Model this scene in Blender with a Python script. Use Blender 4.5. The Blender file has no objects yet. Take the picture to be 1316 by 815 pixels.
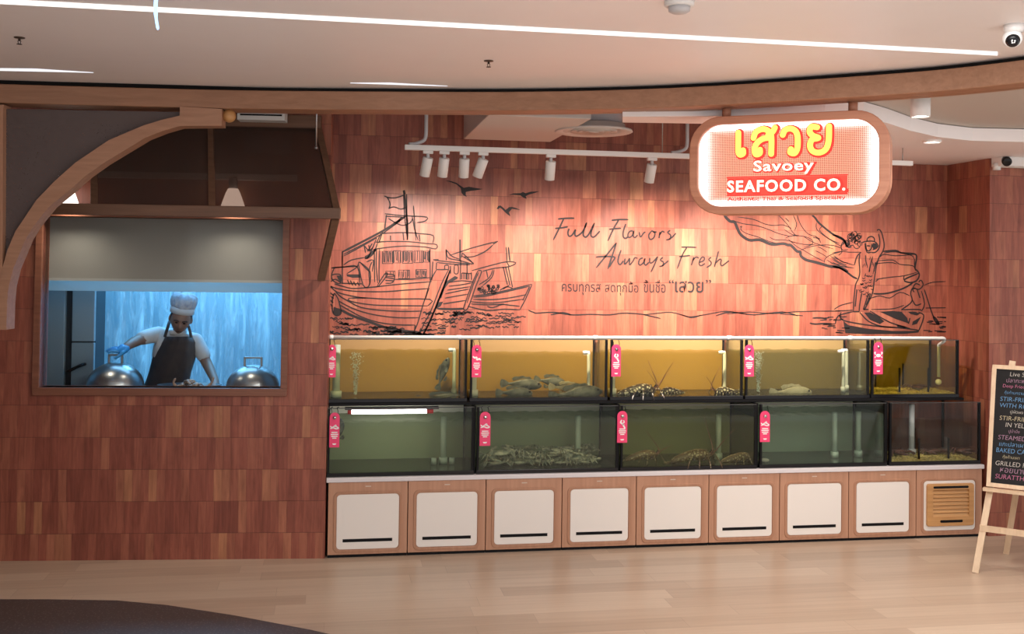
import bpy, bmesh, math, random
from mathutils import Vector as V, Matrix
R = math.radians
random.seed(7)
C = bpy.context.scene.collection
SC = bpy.context.scene

# ------------------------------------------------------------------ camera
W_, H_, FPX, CX, CY = 1316.0, 815.0, 1350.0, 658.0, 319.6
YAW, PITCH, ROLL, CAMH = R(9.71), R(1.0345), R(0.7426), 2.1
_F = V((math.sin(YAW)*math.cos(PITCH), math.cos(YAW)*math.cos(PITCH), math.sin(PITCH)))
_R0 = V((math.cos(YAW), -math.sin(YAW), 0)); _U0 = _R0.cross(_F)
CR = _R0*math.cos(ROLL)+_U0*math.sin(ROLL); CU = _U0*math.cos(ROLL)-_R0*math.sin(ROLL)
CAM = V((0, 0, CAMH))
cd = bpy.data.cameras.new('camera'); cam = bpy.data.objects.new('camera', cd); C.objects.link(cam)
cd.sensor_width = 36; cd.lens = 36*FPX/W_; cd.shift_y = (CY-H_/2)/W_
cam.matrix_world = Matrix(((CR.x, CU.x, -_F.x, CAM.x), (CR.y, CU.y, -_F.y, CAM.y), (CR.z, CU.z, -_F.z, CAM.z), (0, 0, 0, 1)))
SC.camera = cam
SC.view_settings.view_transform = 'Standard'; SC.view_settings.look = 'None'
SC.view_settings.gamma = 1; SC.view_settings.use_curve_mapping = False
SC.view_settings.exposure = 0.62
SC.cycles.use_denoising = True
SC.cycles.transparent_max_bounces = 32
SC.cycles.sample_clamp_indirect = 6
SC.cycles.caustics_reflective = False; SC.cycles.caustics_refractive = False
w = bpy.data.worlds.new('world'); SC.world = w; w.use_nodes = True
w.node_tree.nodes['Background'].inputs[0].default_value = (1.0, 0.965, 0.965, 1)
w.node_tree.nodes['Background'].inputs[1].default_value = 0.74

def light(name, kind, loc, power, color, aim=None, size=0.3, spot=60, blend=0.6, sy=None):
    d = bpy.data.lights.new(name, kind); d.energy = power; d.color = color
    if kind == 'AREA':
        d.size = size
        if sy: d.shape = 'RECTANGLE'; d.size_y = sy
    else: d.shadow_soft_size = size
    if kind == 'SPOT': d.spot_size = R(spot); d.spot_blend = blend
    o = bpy.data.objects.new(name, d); C.objects.link(o); o.location = loc
    if aim is not None: o.rotation_euler = (V(aim)-V(loc)).to_track_quat('-Z', 'Y').to_euler()
    return o
# unseen area lights added overhead for the arcade's general light
light('arcade_fill_light', 'AREA', (2.4, 3.2, 3.17), 66, (1, .96, .93), (2.6, 3.2, 0), 1.6, sy=1.2)
light('arcade_fill_light', 'AREA', (1.6, 1.4, 3.17), 70, (1, .97, .95), (1.6, 1.4, 0), 1.6, sy=1.2)
light('arcade_fill_light', 'AREA', (4.3, 5.2, 3.0), 16, (1, .94, .90), (4.3, 5.6, 0), .8)

# ------------------------------------------------------------------ pixel -> place helpers
def ray(px, py): return (CR*((px-CX)/FPX) - CU*((py-CY)/FPX) + _F)
def hit(px, py, pt, n):
    d = ray(px, py); t = (V(pt)-CAM).dot(n)/d.dot(n); return CAM + d*t
def PZ(px, py, z): return hit(px, py, (0, 0, z), V((0, 0, 1)))
def PY(px, py, y): return hit(px, py, (0, y, 0), V((0, 1, 0)))
YF = PZ(840, 703.8, 0).y                 # front of the cabinets
YM = YF + 0.60                           # mural wall
YL, YU = YF + 0.02, YF + 0.13            # tank fronts
CL = PY(417, 720, YF); CL.z = 0          # corner where the window wall meets the recess
AL = R(4.367-9.71)                       # heading of the window wall
ML = Matrix.Translation(CL) @ Matrix.Rotation(AL, 4, 'Z'); MLI = ML.inverted()
nL = V((-math.sin(AL), math.cos(AL), 0))
def LP(px, py, off=0.0):                 # pixel -> window-wall frame (x along wall, y into wall)
    return MLI @ hit(px, py, CL + nL*off, nL)
def LZ(px, py, z): return MLI @ PZ(px, py, z)

# ------------------------------------------------------------------ materials
def M(name, col=(.5, .5, .5), rough=.5, metal=0.0, emit=None, es=0.0, spec=.5):
    m = bpy.data.materials.new(name); m.use_nodes = True
    b = m.node_tree.nodes['Principled BSDF']
    b.inputs['Base Color'].default_value = (*col, 1); b.inputs['Roughness'].default_value = rough
    b.inputs['Metallic'].default_value = metal; b.inputs['Specular IOR Level'].default_value = spec
    if emit: b.inputs['Emission Color'].default_value = (*emit, 1); b.inputs['Emission Strength'].default_value = es
    return m
class NT:
    def __init__(s, m): s.t = m.node_tree; s.n = s.t.nodes; s.b = s.n.get('Principled BSDF')
    def add(s, typ, **k):
        n = s.n.new(typ)
        for a, v in k.items(): setattr(n, a, v)
        return n
    def link(s, a, b): s.t.links.new(a, b)
    def math(s, op, a, b=None, c=None):
        n = s.add('ShaderNodeMath', operation=op)
        for i, x in enumerate((a, b, c)):
            if x is None: continue
            if isinstance(x, (int, float)): n.inputs[i].default_value = x
            else: s.link(x, n.inputs[i])
        return n.outputs[0]
    def ramp(s, fac, stops, interp='LINEAR'):
        n = s.add('ShaderNodeValToRGB'); n.color_ramp.interpolation = interp
        e = n.color_ramp.elements
        while len(e) < len(stops): e.new(.5)
        for x, (p, c) in zip(e, stops): x.position = p; x.color = (*c, 1)
        s.link(fac, n.inputs[0]); return n.outputs[0]
    def mix(s, fac, a, b, mode='MIX'):
        n = s.add('ShaderNodeMix', data_type='RGBA', blend_type=mode)
        for i, x in ((0, fac), (6, a), (7, b)):
            if isinstance(x, (int, float)): n.inputs[i].default_value = x
            elif isinstance(x, tuple): n.inputs[i].default_value = (*x, 1)
            else: s.link(x, n.inputs[i])
        return n.outputs[2]
    def coord(s, out='Object', scale=(1, 1, 1)):
        tc = s.add('ShaderNodeTexCoord'); mp = s.add('ShaderNodeMapping'); mp.inputs['Scale'].default_value = scale
        s.link(tc.outputs[out], mp.inputs[0]); return mp.outputs[0]
    def noise(s, vec, scale=5, detail=3, rough=.6, dist=0.0):
        n = s.add('ShaderNodeTexNoise'); n.inputs['Scale'].default_value = scale; n.inputs['Detail'].default_value = detail
        n.inputs['Roughness'].default_value = rough; n.inputs['Distortion'].default_value = dist
        s.link(vec, n.inputs['Vector']); return n.outputs['Fac']
    def bump(s, h, dist=.002, strength=1.0):
        n = s.add('ShaderNodeBump'); n.inputs['Distance'].default_value = dist; n.inputs['Strength'].default_value = strength
        s.link(h, n.inputs['Height']); s.link(n.outputs[0], s.b.inputs['Normal'])

def tile_mat():
    m = M('red_brown_wood_tile', rough=.42); t = NT(m)
    tc = t.add('ShaderNodeTexCoord'); sp = t.add('ShaderNodeSeparateXYZ'); t.link(tc.outputs['Object'], sp.inputs[0])
    H, Wd = .2255, .0565
    along = t.math('ADD', sp.outputs[0], t.math('MULTIPLY', sp.outputs[1], 1.0))
    zr = t.math('DIVIDE', t.math('ADD', sp.outputs[2], .0407), H); row = t.math('FLOOR', zr)
    wn = t.add('ShaderNodeTexWhiteNoise', noise_dimensions='1D'); t.link(row, wn.inputs['W'])
    xs = t.math('DIVIDE', t.math('ADD', along, t.math('MULTIPLY', wn.outputs['Value'], .7)), Wd)
    col = t.math('FLOOR', xs)
    xc = t.math('FLOOR', t.math('DIVIDE', xs, 3.0))
    def rnd(c, seed):
        cv = t.add('ShaderNodeCombineXYZ'); t.link(c, cv.inputs[0]); t.link(row, cv.inputs[1]); cv.inputs[2].default_value = seed
        n = t.add('ShaderNodeTexWhiteNoise', noise_dimensions='3D'); t.link(cv.outputs[0], n.inputs['Vector']); return n.outputs['Value']
    a, b2, c2 = rnd(col, 1.5), rnd(xc, 7.5), rnd(col, 4.5)
    v = t.math('ADD', t.math('MULTIPLY', a, .62), t.math('MULTIPLY', b2, .38))
    base = t.ramp(v, [(.0, (.205, .056, .036)), (.35, (.262, .074, .047)), (.62, (.31, .096, .060)), (.80, (.355, .128, .074)), (.94, (.41, .172, .088))])
    g = t.noise(t.coord('Object', (38, 38, 3.2)), 1.0, 5, .65, .6)
    k = t.noise(t.coord('Object', (9, 9, 2.2)), 1.0, 3, .6, 1.2)
    gr = t.ramp(t.math('ADD', t.math('MULTIPLY', g, .6), t.math('MULTIPLY', k, .4)), [(.3, (.60, .55, .52)), (.5, (.97, .97, .97)), (.70, (1.36, 1.42, 1.42))])
    cc = t.mix(1.0, base, gr, 'MULTIPLY')
    fz = t.math('FRACT', zr); fx = t.math('FRACT', xs)
    ez = t.math('LESS_THAN', fz, .017); ex = t.math('MULTIPLY', t.math('LESS_THAN', fx, .045), .45)
    e = t.math('MAXIMUM', ez, ex)
    cc = t.mix(t.math('MULTIPLY', e, .55), cc, (.06, .018, .012))
    t.link(cc, t.b.inputs['Base Color'])
    h = t.math('SUBTRACT', t.math('ADD', t.math('MULTIPLY', c2, .6), t.math('MULTIPLY', g, .25)), t.math('MULTIPLY', e, .5))
    t.bump(h, .003, .7)
    return m
def wood(name, c0, c1, axis='x', rough=.4, scale=1.0):
    m = M(name, rough=rough); t = NT(m)
    s = {'x': (1.2, 30, 30), 'z': (30, 30, 1.2), 'y': (30, 1.2, 30)}[axis]; s = tuple(q*scale for q in s)
    g = t.noise(t.coord('Object', s), 1.0, 5, .62, .5)
    t.link(t.ramp(g, [(.3, c0), (.7, c1)]), t.b.inputs['Base Color']); t.bump(g, .0008, .4)
    return m
def floor_mat():
    m = M('pale_oak_floorboard', rough=.33); t = NT(m)
    tc = t.add('ShaderNodeTexCoord'); sp = t.add('ShaderNodeSeparateXYZ'); t.link(tc.outputs['Object'], sp.inputs[0])
    yr = t.math('DIVIDE', sp.outputs[1], .18); row = t.math('FLOOR', yr)
    wn = t.add('ShaderNodeTexWhiteNoise', noise_dimensions='1D'); t.link(row, wn.inputs['W'])
    xs = t.math('DIVIDE', t.math('ADD', sp.outputs[0], t.math('MULTIPLY', wn.outputs['Value'], 3)), 1.25); col = t.math('FLOOR', xs)
    cv = t.add('ShaderNodeCombineXYZ'); t.link(col, cv.inputs[0]); t.link(row, cv.inputs[1])
    n = t.add('ShaderNodeTexWhiteNoise', noise_dimensions='3D'); t.link(cv.outputs[0], n.inputs['Vector'])
    g = t.noise(t.coord('Object', (1.0, 26, 1)), 1.0, 5, .6, .8)
    v = t.math('ADD', t.math('MULTIPLY', n.outputs['Value'], .45), t.math('MULTIPLY', g, .6))
    c = t.ramp(v, [(.15, (.40, .295, .215)), (.5, (.52, .40, .30)), (.85, (.61, .49, .375))])
    e = t.math('MAXIMUM', t.math('LESS_THAN', t.math('FRACT', yr), .016), t.math('LESS_THAN', t.math('FRACT', xs), .0022))
    t.link(t.mix(t.math('MULTIPLY', e, .35), c, (.15, .10, .07)), t.b.inputs['Base Color']); t.bump(g, .0006, .3)
    return m
def speckle(name, c0, c1, scale, rough=.5):
    m = M(name, rough=rough); t = NT(m)
    v = t.add('ShaderNodeTexVoronoi'); v.inputs['Scale'].default_value = scale; t.link(t.coord(), v.inputs['Vector'])
    t.link(t.mix(t.math('LESS_THAN', v.outputs['Distance'], .28), c0, c1), t.b.inputs['Base Color'])
    return m
def glassy(name, tint, gloss=.05, haze=0.0, hazecol=(.5, .5, .5), rough=.02, bump=None):
    """thin clear sheet: tinted transmission, fresnel-weak gloss, and for murky water a share of diffuse scatter"""
    m = bpy.data.materials.new(name); m.use_nodes = True; t = NT(m); t.n.clear()
    out = t.add('ShaderNodeOutputMaterial'); tr = t.add('ShaderNodeBsdfTransparent'); tr.inputs[0].default_value = (*tint, 1)
    gl = t.add('ShaderNodeBsdfGlossy'); gl.inputs['Roughness'].default_value = rough; gl.inputs[0].default_value = (1, 1, 1, 1)
    cur = tr.outputs[0]
    if haze:
        df = t.add('ShaderNodeBsdfDiffuse'); df.inputs[0].default_value = (*hazecol, 1)
        tl = t.add('ShaderNodeBsdfTranslucent'); tl.inputs[0].default_value = (*hazecol, 1)
        a = t.add('ShaderNodeMixShader'); a.inputs[0].default_value = .5; t.link(df.outputs[0], a.inputs[1]); t.link(tl.outputs[0], a.inputs[2])
        mx = t.add('ShaderNodeMixShader'); mx.inputs[0].default_value = haze; t.link(cur, mx.inputs[1]); t.link(a.outputs[0], mx.inputs[2]); cur = mx.outputs[0]
        if bump:
            nz = t.noise(t.coord('Object', bump), 1.0, 4, .6, 1.0)
            t.link(t.math('MULTIPLY', t.ramp(nz, [(.35, (0, 0, 0)), (.7, (1, 1, 1))]), haze*2), mx.inputs[0])
    lw = t.add('ShaderNodeLayerWeight'); lw.inputs[0].default_value = .25
    mx = t.add('ShaderNodeMixShader'); t.link(t.math('ADD', t.math('MULTIPLY', lw.outputs['Fresnel'], .22), gloss*.4), mx.inputs[0])
    t.link(cur, mx.inputs[1]); t.link(gl.outputs[0], mx.inputs[2]); t.link(mx.outputs[0], out.inputs[0])
    return m
def emis(name, col, s):
    m = bpy.data.materials.new(name); m.use_nodes = True; t = NT(m); t.n.clear()
    o = t.add('ShaderNodeOutputMaterial'); e = t.add('ShaderNodeEmission'); e.inputs[0].default_value = (*col, 1); e.inputs[1].default_value = s
    t.link(e.outputs[0], o.inputs[0]); return m
def noisy(name, c0, c1, scale, rough=.5, metal=0.0, bump=0.0, stretch=(1, 1, 1)):
    m = M(name, rough=rough, metal=metal); t = NT(m); g = t.noise(t.coord('Object', stretch), scale, 4, .6)
    t.link(t.ramp(g, [(.35, c0), (.65, c1)]), t.b.inputs['Base Color'])
    if bump: t.bump(g, bump, .6)
    return m

TILE = tile_mat(); FLOOR = floor_mat()
OAK = wood('warm_oak_veneer', (.40, .205, .125), (.50, .275, .175), 'z', .45)
OAKX = wood('oak_beam', (.30, .155, .09), (.40, .215, .13), 'x', .45)
DKWOOD = wood('brown_stained_wood', (.13, .066, .040), (.20, .105, .062), 'x', .45)
FRAMEWOOD = wood('red_brown_frame_wood', (.17, .062, .036), (.25, .10, .058), 'x', .4)
PINE = wood('pale_pine', (.60, .44, .29), (.72, .56, .39), 'z', .5)
TEAK = wood('golden_teak', (.42, .21, .075), (.60, .33, .13), 'x', .4)
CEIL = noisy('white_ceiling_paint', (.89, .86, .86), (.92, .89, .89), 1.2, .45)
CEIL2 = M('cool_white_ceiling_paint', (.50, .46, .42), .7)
WHITE = M('white_plastic', (.78, .78, .77), .35); CREAM = M('cream_laminate', (.78, .745, .70), .35)
GREYP = M('grey_painted_metal', (.55, .55, .57), .4)
BLACK = M('black_rubber', (.005, .005, .006), .5, spec=.15); BLACKG = M('black_gloss', (.006, .006, .008), .2, spec=.3)
DARK = M('void_shade_black', (.01, .009, .008), .9)
INK = M('black_wall_ink', (.012, .008, .009), .7)
STEEL = noisy('brushed_steel', (.36, .37, .38), (.46, .47, .48), 3, .28, 1.0, 0, (1, 1, 30))
CHROME = M('polished_steel', (.62, .62, .63), .12, 1.0); DOME = M('satin_steel_dome', (.36, .36, .37), .30, 1.0)
PINK = M('pink_acrylic', (.78, .045, .16), .3); WHITEM = M('white_print', (.85, .83, .83), .5)
GLASS = glassy('clear_glass', (.95, .965, .955), .008)
SMOKE = glassy('smoked_glass', (.50, .43, .40), .03, .22, (.36, .27, .23), .08)
STONE = speckle('dark_speckled_terrazzo', (.06, .05, .048), (.13, .115, .11), 55, .4)
LENS = emis('lit_lamp_lens', (1, .93, .84), 9.0)

# ------------------------------------------------------------------ mesh helpers
def rrect(x0, x1, z0, z1, r, n=5):
    p = []
    for cx, cz, a0 in ((x1-r, z1-r, 0), (x0+r, z1-r, 90), (x0+r, z0+r, 180), (x1-r, z0+r, 270)):
        for i in range(n+1):
            a = R(a0+90*i/n); p.append((cx+r*math.cos(a), cz+r*math.sin(a)))
    return p
def smoothpath(p, n=4):
    p = [V(q) for q in p]
    if len(p) < 3: return p
    out = []
    for i in range(len(p)-1):
        a, b, c, d = p[max(i-1, 0)], p[i], p[i+1], p[min(i+2, len(p)-1)]
        for k in range(n):
            t = k/n
            out.append(.5*((2*b)+(c-a)*t+(2*a-5*b+4*c-d)*t*t+(3*b-a-3*c+d)*t**3))
    out.append(p[-1]); return out
BASE = {}
class MB:
    def __init__(s): s.v = []; s.f = []; s.sm = []
    def add(s, vs, fs, smooth=False):
        o = len(s.v); s.v += [V(q) for q in vs]
        for f in fs: s.f.append([i+o for i in f]); s.sm.append(smooth)
        return s
    def box(s, x0, x1, y0, y1, z0, z1):
        return s.add([(x, y, z) for z in (z0, z1) for y in (y0, y1) for x in (x0, x1)],
                     [(0, 2, 3, 1), (4, 5, 7, 6), (0, 1, 5, 4), (2, 6, 7, 3), (0, 4, 6, 2), (1, 3, 7, 5)])
    def extr(s, pts, vec, caps=True):
        n = len(pts); vec = V(vec); a = [V(p) for p in pts]; b = [p+vec for p in a]
        fs = [(i, (i+1) % n, n+(i+1) % n, n+i) for i in range(n)]
        if caps: fs += [tuple(range(n-1, -1, -1)), tuple(range(n, 2*n))]
        return s.add(a+b, fs)
    def flat(s, poly, y0, y1): return s.extr([(x, y0, z) for x, z in poly], (0, y1-y0, 0))
    def ring(s, outer, inner, y0, y1):       # frame between two loops of equal length, along y
        n = len(outer); vs = [(x, y, z) for y in (y0, y1) for lp in (outer, inner) for x, z in lp]
        fs = []
        for i in range(n):
            j = (i+1) % n
            fs += [(i, j, n+j, n+i), (2*n+i, 3*n+i, 3*n+j, 2*n+j), (i, 2*n+i, 2*n+j, j), (n+i, n+j, 3*n+j, 3*n+i)]
        return s.add(vs, fs)
    def tube(s, path, r, n=8, smooth=True):
        path = [V(p) for p in path]; m = len(path); rr = r if isinstance(r, (list, tuple)) else [r]*m
        vs, fs = [], []; up = None
        for i, p in enumerate(path):
            d = (path[min(i+1, m-1)]-path[max(i-1, 0)])
            d = d.normalized() if d.length > 1e-9 else V((0, 0, 1))
            if up is None: up = V((0, 0, 1)) if abs(d.z) < .9 else V((1, 0, 0))
            a = d.cross(up).normalized(); b = a.cross(d).normalized(); up = b
            for k in range(n):
                t = 2*math.pi*k/n; vs.append(p+a*(rr[i]*math.cos(t))+b*(rr[i]*math.sin(t)))
        for i in range(m-1):
            for k in range(n):
                fs.append((i*n+k, i*n+(k+1) % n, (i+1)*n+(k+1) % n, (i+1)*n+k))
        fs += [tuple(range(n-1, -1, -1)), tuple(range((m-1)*n, m*n))]
        return s.add(vs, fs, smooth)
    def bar(s, a, b, wx, wy=None):           # square bar
        a, b = V(a), V(b); d = (b-a).normalized(); wy = wy or wx
        u = V((0, 0, 1)) if abs(d.z) < .8 else V((0, 1, 0))
        p = d.cross(u).normalized()*wx/2; q = p.cross(d).normalized()*wy/2
        return s.extr([a-p-q, a+p-q, a+p+q, a-p+q], b-a)
    def lathe(s, prof, c=(0, 0, 0), n=24, smooth=True, axis='z', ax=None):
        c = V(c); vs, fs = [], []; m = len(prof)
        for r, z in prof:
            for k in range(n):
                t = 2*math.pi*k/n; q = V((r*math.cos(t), r*math.sin(t), z))
                if axis == 'y': q = V((q.x, q.z, q.y))
                if ax is not None: q = ax @ q
                vs.append(c+q)
        for i in range(m-1):
            for k in range(n): fs.append((i*n+k, i*n+(k+1) % n, (i+1)*n+(k+1) % n, (i+1)*n+k))
        if prof[0][0] > 1e-6: fs.append(tuple(range(n-1, -1, -1)))
        if prof[-1][0] > 1e-6: fs.append(tuple(range((m-1)*n, m*n)))
        return s.add(vs, fs, smooth)
    def ell(s, c, r, n=16, m=10, fn=None, rot=None):
        prof = [(math.sin(math.pi*i/m), -math.cos(math.pi*i/m)) for i in range(m+1)]
        o = len(s.v); s.lathe(prof, (0, 0, 0), n)
        for i in range(o, len(s.v)):
            q = s.v[i]; q = fn(q) if fn else q; q = V((q.x*r[0], q.y*r[1], q.z*r[2]))
            if rot is not None: q = rot @ q
            s.v[i] = q+V(c)
        return s
    def ribbon(s, pts, wd, nrm=(0, -1, 0), taper=True):
        p = [V(q) for q in pts]; nrm = V(nrm); n = len(p); vs = []
        for i in range(n):
            d = p[min(i+1, n-1)]-p[max(i-1, 0)]
            if d.length < 1e-9: d = V((1, 0, 0))
            k = d.cross(nrm).normalized()*wd/2*(.55 if taper and i in (0, n-1) and n > 2 else 1)
            vs += [p[i]-k, p[i]+k]
        return s.add(vs, [(2*i, 2*i+1, 2*i+3, 2*i+2) for i in range(n-1)])
    def build(s, name, mat, parent=None, bevel=0.0, frame=None, recentre=True, sub=0, solid=0.0, normals=True):
        me = bpy.data.meshes.new(name)
        off = V((0, 0, 0))
        if parent is not None: off = BASE[parent.name]
        elif recentre and s.v:
            xs = [q.x for q in s.v]; ys = [q.y for q in s.v]; zs = [q.z for q in s.v]
            off = V(((min(xs)+max(xs))/2, (min(ys)+max(ys))/2, min(zs)))
        me.from_pydata([q-off for q in s.v], [], s.f)
        for p, k in zip(me.polygons, s.sm): p.use_smooth = k
        me.validate()
        if normals:
            bm = bmesh.new(); bm.from_mesh(me); bmesh.ops.remove_doubles(bm, verts=bm.verts, dist=1e-6)
            bmesh.ops.recalc_face_normals(bm, faces=bm.faces); bm.to_mesh(me); bm.free()
        for x in (mat if isinstance(mat, (list, tuple)) else [mat]): me.materials.append(x)
        o = bpy.data.objects.new(name, me); C.objects.link(o)
        if parent is not None: o.parent = parent
        else:
            if frame is not None: o.matrix_world = frame @ Matrix.Translation(off)
            else: o.location = off
        BASE[o.name] = off
        if bevel:
            b = o.modifiers.new('bevel', 'BEVEL'); b.width = bevel; b.segments = 2; b.limit_method = 'ANGLE'
        if solid:
            b = o.modifiers.new('solid', 'SOLIDIFY'); b.thickness = solid
        if sub:
            b = o.modifiers.new('sub', 'SUBSURF'); b.levels = sub; b.render_levels = sub
        return o
def tag(o, label, cat, group=None, kind=None):
    o['label'] = label; o['category'] = cat
    if group: o['group'] = group
    if kind: o['kind'] = kind
    return o
def thing(name, label, cat, loc=(0, 0, 0), group=None, frame=None):
    o = bpy.data.objects.new(name, None); C.objects.link(o); o.empty_display_size = .05
    BASE[o.name] = V(loc)
    o.matrix_world = (frame if frame is not None else Matrix()) @ Matrix.Translation(V(loc))
    return tag(o, label, cat, group)
def structure(o): o['kind'] = 'structure'; return o
def dup(root, label=None, group=None, mat=None):
    r = root.copy(); C.objects.link(r)
    if label: r['label'] = label
    if group: r['group'] = group
    if mat is not None: r.matrix_world = mat
    for ch in list(root.children):
        c = ch.copy(); C.objects.link(c); c.parent = r
        for g in list(ch.children):
            d = g.copy(); C.objects.link(d); d.parent = c
    return r
def text2d(body, bold=0.0, shear=0.0, spacing=1.0, res=3):
    """letter outlines as triangles in a unit box; returns verts, faces, aspect"""
    c = bpy.data.curves.new('lettering', 'FONT'); c.body = body; c.offset = bold; c.shear = shear; c.space_character = spacing; c.resolution_u = res
    o = bpy.data.objects.new('lettering', c); C.objects.link(o)
    dg = bpy.context.evaluated_depsgraph_get(); dg.update()
    me = bpy.data.meshes.new_from_object(o.evaluated_get(dg))
    vs = [(q.co.x, q.co.y) for q in me.vertices]; fs = [tuple(p.vertices) for p in me.polygons]
    bpy.data.objects.remove(o); bpy.data.meshes.remove(me); bpy.data.curves.remove(c)
    if not vs: return [], [], 1
    x0 = min(q[0] for q in vs); x1 = max(q[0] for q in vs); y0 = min(q[1] for q in vs); y1 = max(q[1] for q in vs)
    return [((a-x0)/(x1-x0), (b-y0)/(y1-y0)) for a, b in vs], fs, (x1-x0)/(y1-y0)
def put_text(mb, body, o, ux, uz, thick=None, **k):
    """place text in the parallelogram origin o, width vector ux, height vector uz; thick extrudes it forward by a vector"""
    vs, fs, _ = text2d(body, **k); o, ux, uz = V(o), V(ux), V(uz)
    p = [o+ux*a+uz*b for a, b in vs]
    if thick is None: mb.add(p, fs); return
    t = V(thick); n = len(p)
    mb.add(p+[q+t for q in p], [tuple(i+n for i in f) for f in fs])
    cnt = {}
    for f in fs:
        for i in range(len(f)):
            e = (f[i], f[(i+1) % len(f)]); cnt[tuple(sorted(e))] = cnt.get(tuple(sorted(e)), 0)+1
    off = len(mb.v)-2*n
    for (a, b), c in cnt.items():
        if c == 1: mb.f.append([off+a, off+b, off+n+b, off+n+a]); mb.sm.append(False)

# ================================================================== the setting
structure(MB().box(-5, 10, 1.5, YM+.3, -.1, 0).build('floor', FLOOR, recentre=False))
tz = [PZ(-400, 772, 0), PZ(60, 771.5, 0), PZ(150, 773, 0), PZ(215, 779, 0), PZ(300, 792, 0), PZ(400, 811, 0), PZ(520, 838, 0), PZ(700, 900, 0), PZ(-700, 1000, 0)]
structure(MB().extr(tz, (0, 0, .006)).build('floor_terrazzo', STONE, recentre=False))
# wall with the kitchen window (window-wall frame: x along the wall, y into it)
WX0, WX1, WZ0, WZ1 = LP(52, 497).x, LP(361, 497).x, 1.215, 2.42
mb = MB()
mb.box(-3.2, WX0, 0, .12, 0, 3.9).box(WX1, 0, 0, .12, 0, 3.9).box(WX0, WX1, 0, .12, 0, WZ0).box(WX0, WX1, 0, .12, WZ1, 3.9)
structure(mb.build('wall_left', TILE, frame=ML, recentre=False))
structure(MB().box(-2.52, -2.37, -6.0, 0, 0, 3.15).build('wall_side_blocker', DKWOOD, frame=ML, recentre=False))  # unseen side wall, added to keep light off the left end of the window wall
structure(MB().box(CL.x-.1, CL.x, YF+.02, YM+.05, 0, 3.9).build('wall_recess', TILE, recentre=False))
structure(MB().box(-.2, 5.21, YM, YM+.1, 0, 3.9).build('wall_back', TILE, recentre=False))
XR = 5.206
structure(MB().box(XR, XR+.12, YF, YM+.1, 0, 3.9).box(XR+.12, 8.5, YF, YF+.12, 0, 3.9).build('wall_right', TILE, recentre=False))
# arcade ceiling with its curved front edge, shadow gap, curved oak beam
edge = [(-220, 96), (0, 103), (220, 109), (440, 115.5), (600, 119), (760, 117.5), (925, 111), (1040, 104), (1150, 95), (1230, 87), (1316, 78), (1480, 58)]
ce = smoothpath([PZ(x, y, 3.2) for x, y in edge], 4)
structure(MB().extr(ce+[V((9, ce[-1].y-1.5, 3.2)), V((9, -3, 3.2)), V((-4, -3, 3.2)), V((-4, ce[0].y, 3.2))], (0, 0, .06)).build('ceiling', CEIL, recentre=False))
bl = [(-220, 125), (0, 132), (150, 136), (300, 139.5), (440, 141), (640, 142), (790, 140), (925, 135), (1095, 125), (1210, 117), (1316, 106), (1480, 86)]
bp = smoothpath([PZ(x, y, 3.06) for x, y in bl], 4)
def strip(path, z0, z1, y0, y1):
    """bar following a plan curve; y0,y1 are offsets away from the viewer"""
    n = len(path); vs = []
    for i, p in enumerate(path):
        d = (path[min(i+1, n-1)]-path[max(i-1, 0)]); d.z = 0; d.normalize(); k = V((-d.y, d.x, 0))
        for off, z in ((y0, z0), (y1, z0), (y1, z1), (y0, z1)): q = p+k*off; vs.append(V((q.x, q.y, z)))
    m = MB(); fs = [(4*i+a, 4*i+(a+1) % 4, 4*i+4+(a+1) % 4, 4*i+4+a) for i in range(n-1) for a in range(4)]
    return m.add(vs, fs+[(0, 1, 2, 3), (4*n-4, 4*n-3, 4*n-2, 4*n-1)])
structure(strip(bp, 3.06, 3.175, 0, .14).build('trim_1', OAKX, bevel=.006, recentre=False))
structure(strip(bp, 3.175, 3.42, .05, .09).build('trim_void_shade', DARK, recentre=False))  # black strip in place of the unlit void above the beam
structure(strip(bp, 3.06, 3.08, .14, .19).build('trim_3', OAKX, recentre=False))
# restaurant ceiling: open high slab on the left, lowered white slabs on the right
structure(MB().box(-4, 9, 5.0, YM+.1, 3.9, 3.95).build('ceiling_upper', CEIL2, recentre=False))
low = [PZ(x, y, 3.03) for x, y in ((800, 150), (800, 157.5), (900, 159), (985, 168), (1060, 183), (1120, 202))]
low += [V((low[-1].x+.25, YM, 3.03)), V((XR, YM, 3.03)), V((XR, YF, 3.03)), V((8.4, YF, 3.03))]
low += [PZ(x, y, 3.03) for x, y in ((1500, 183), (1316, 182.5), (1250, 181), (1205, 176), (1170, 168), (1140, 158), (1110, 150), (1060, 148))]
structure(MB().extr(low, (0, 0, .09)).build('ceiling_lower', CEIL, recentre=False))
g0 = [PZ(x, y, 3.125) for x, y in ((1000, 125), (1560, 80))]; gx = 4.0
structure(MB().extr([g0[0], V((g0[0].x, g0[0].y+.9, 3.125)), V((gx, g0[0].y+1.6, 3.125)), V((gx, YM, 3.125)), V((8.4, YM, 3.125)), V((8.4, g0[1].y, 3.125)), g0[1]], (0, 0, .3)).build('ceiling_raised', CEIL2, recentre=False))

# kitchen window: frame, sill, glass
win = thing('window_1', '', '', (0, 0, WZ0), frame=ML); del win['label']; del win['category']; win['kind'] = 'structure'
fr = MB()
fr.box(WX0-.045, WX1+.045, -.03, .1, WZ0-.055, WZ0).box(WX0-.045, WX0, -.03, .1, WZ0, WZ1+.05).box(WX1, WX1+.045, -.03, .1, WZ0, WZ1+.05).box(WX0, WX1, -.03, .1, WZ1, WZ1+.05)
fr.build('window_frame', FRAMEWOOD, win, bevel=.004)
MB().box(WX0, WX1, .05, .056, WZ0, WZ1).build('window_pane', GLASS, win)

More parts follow.
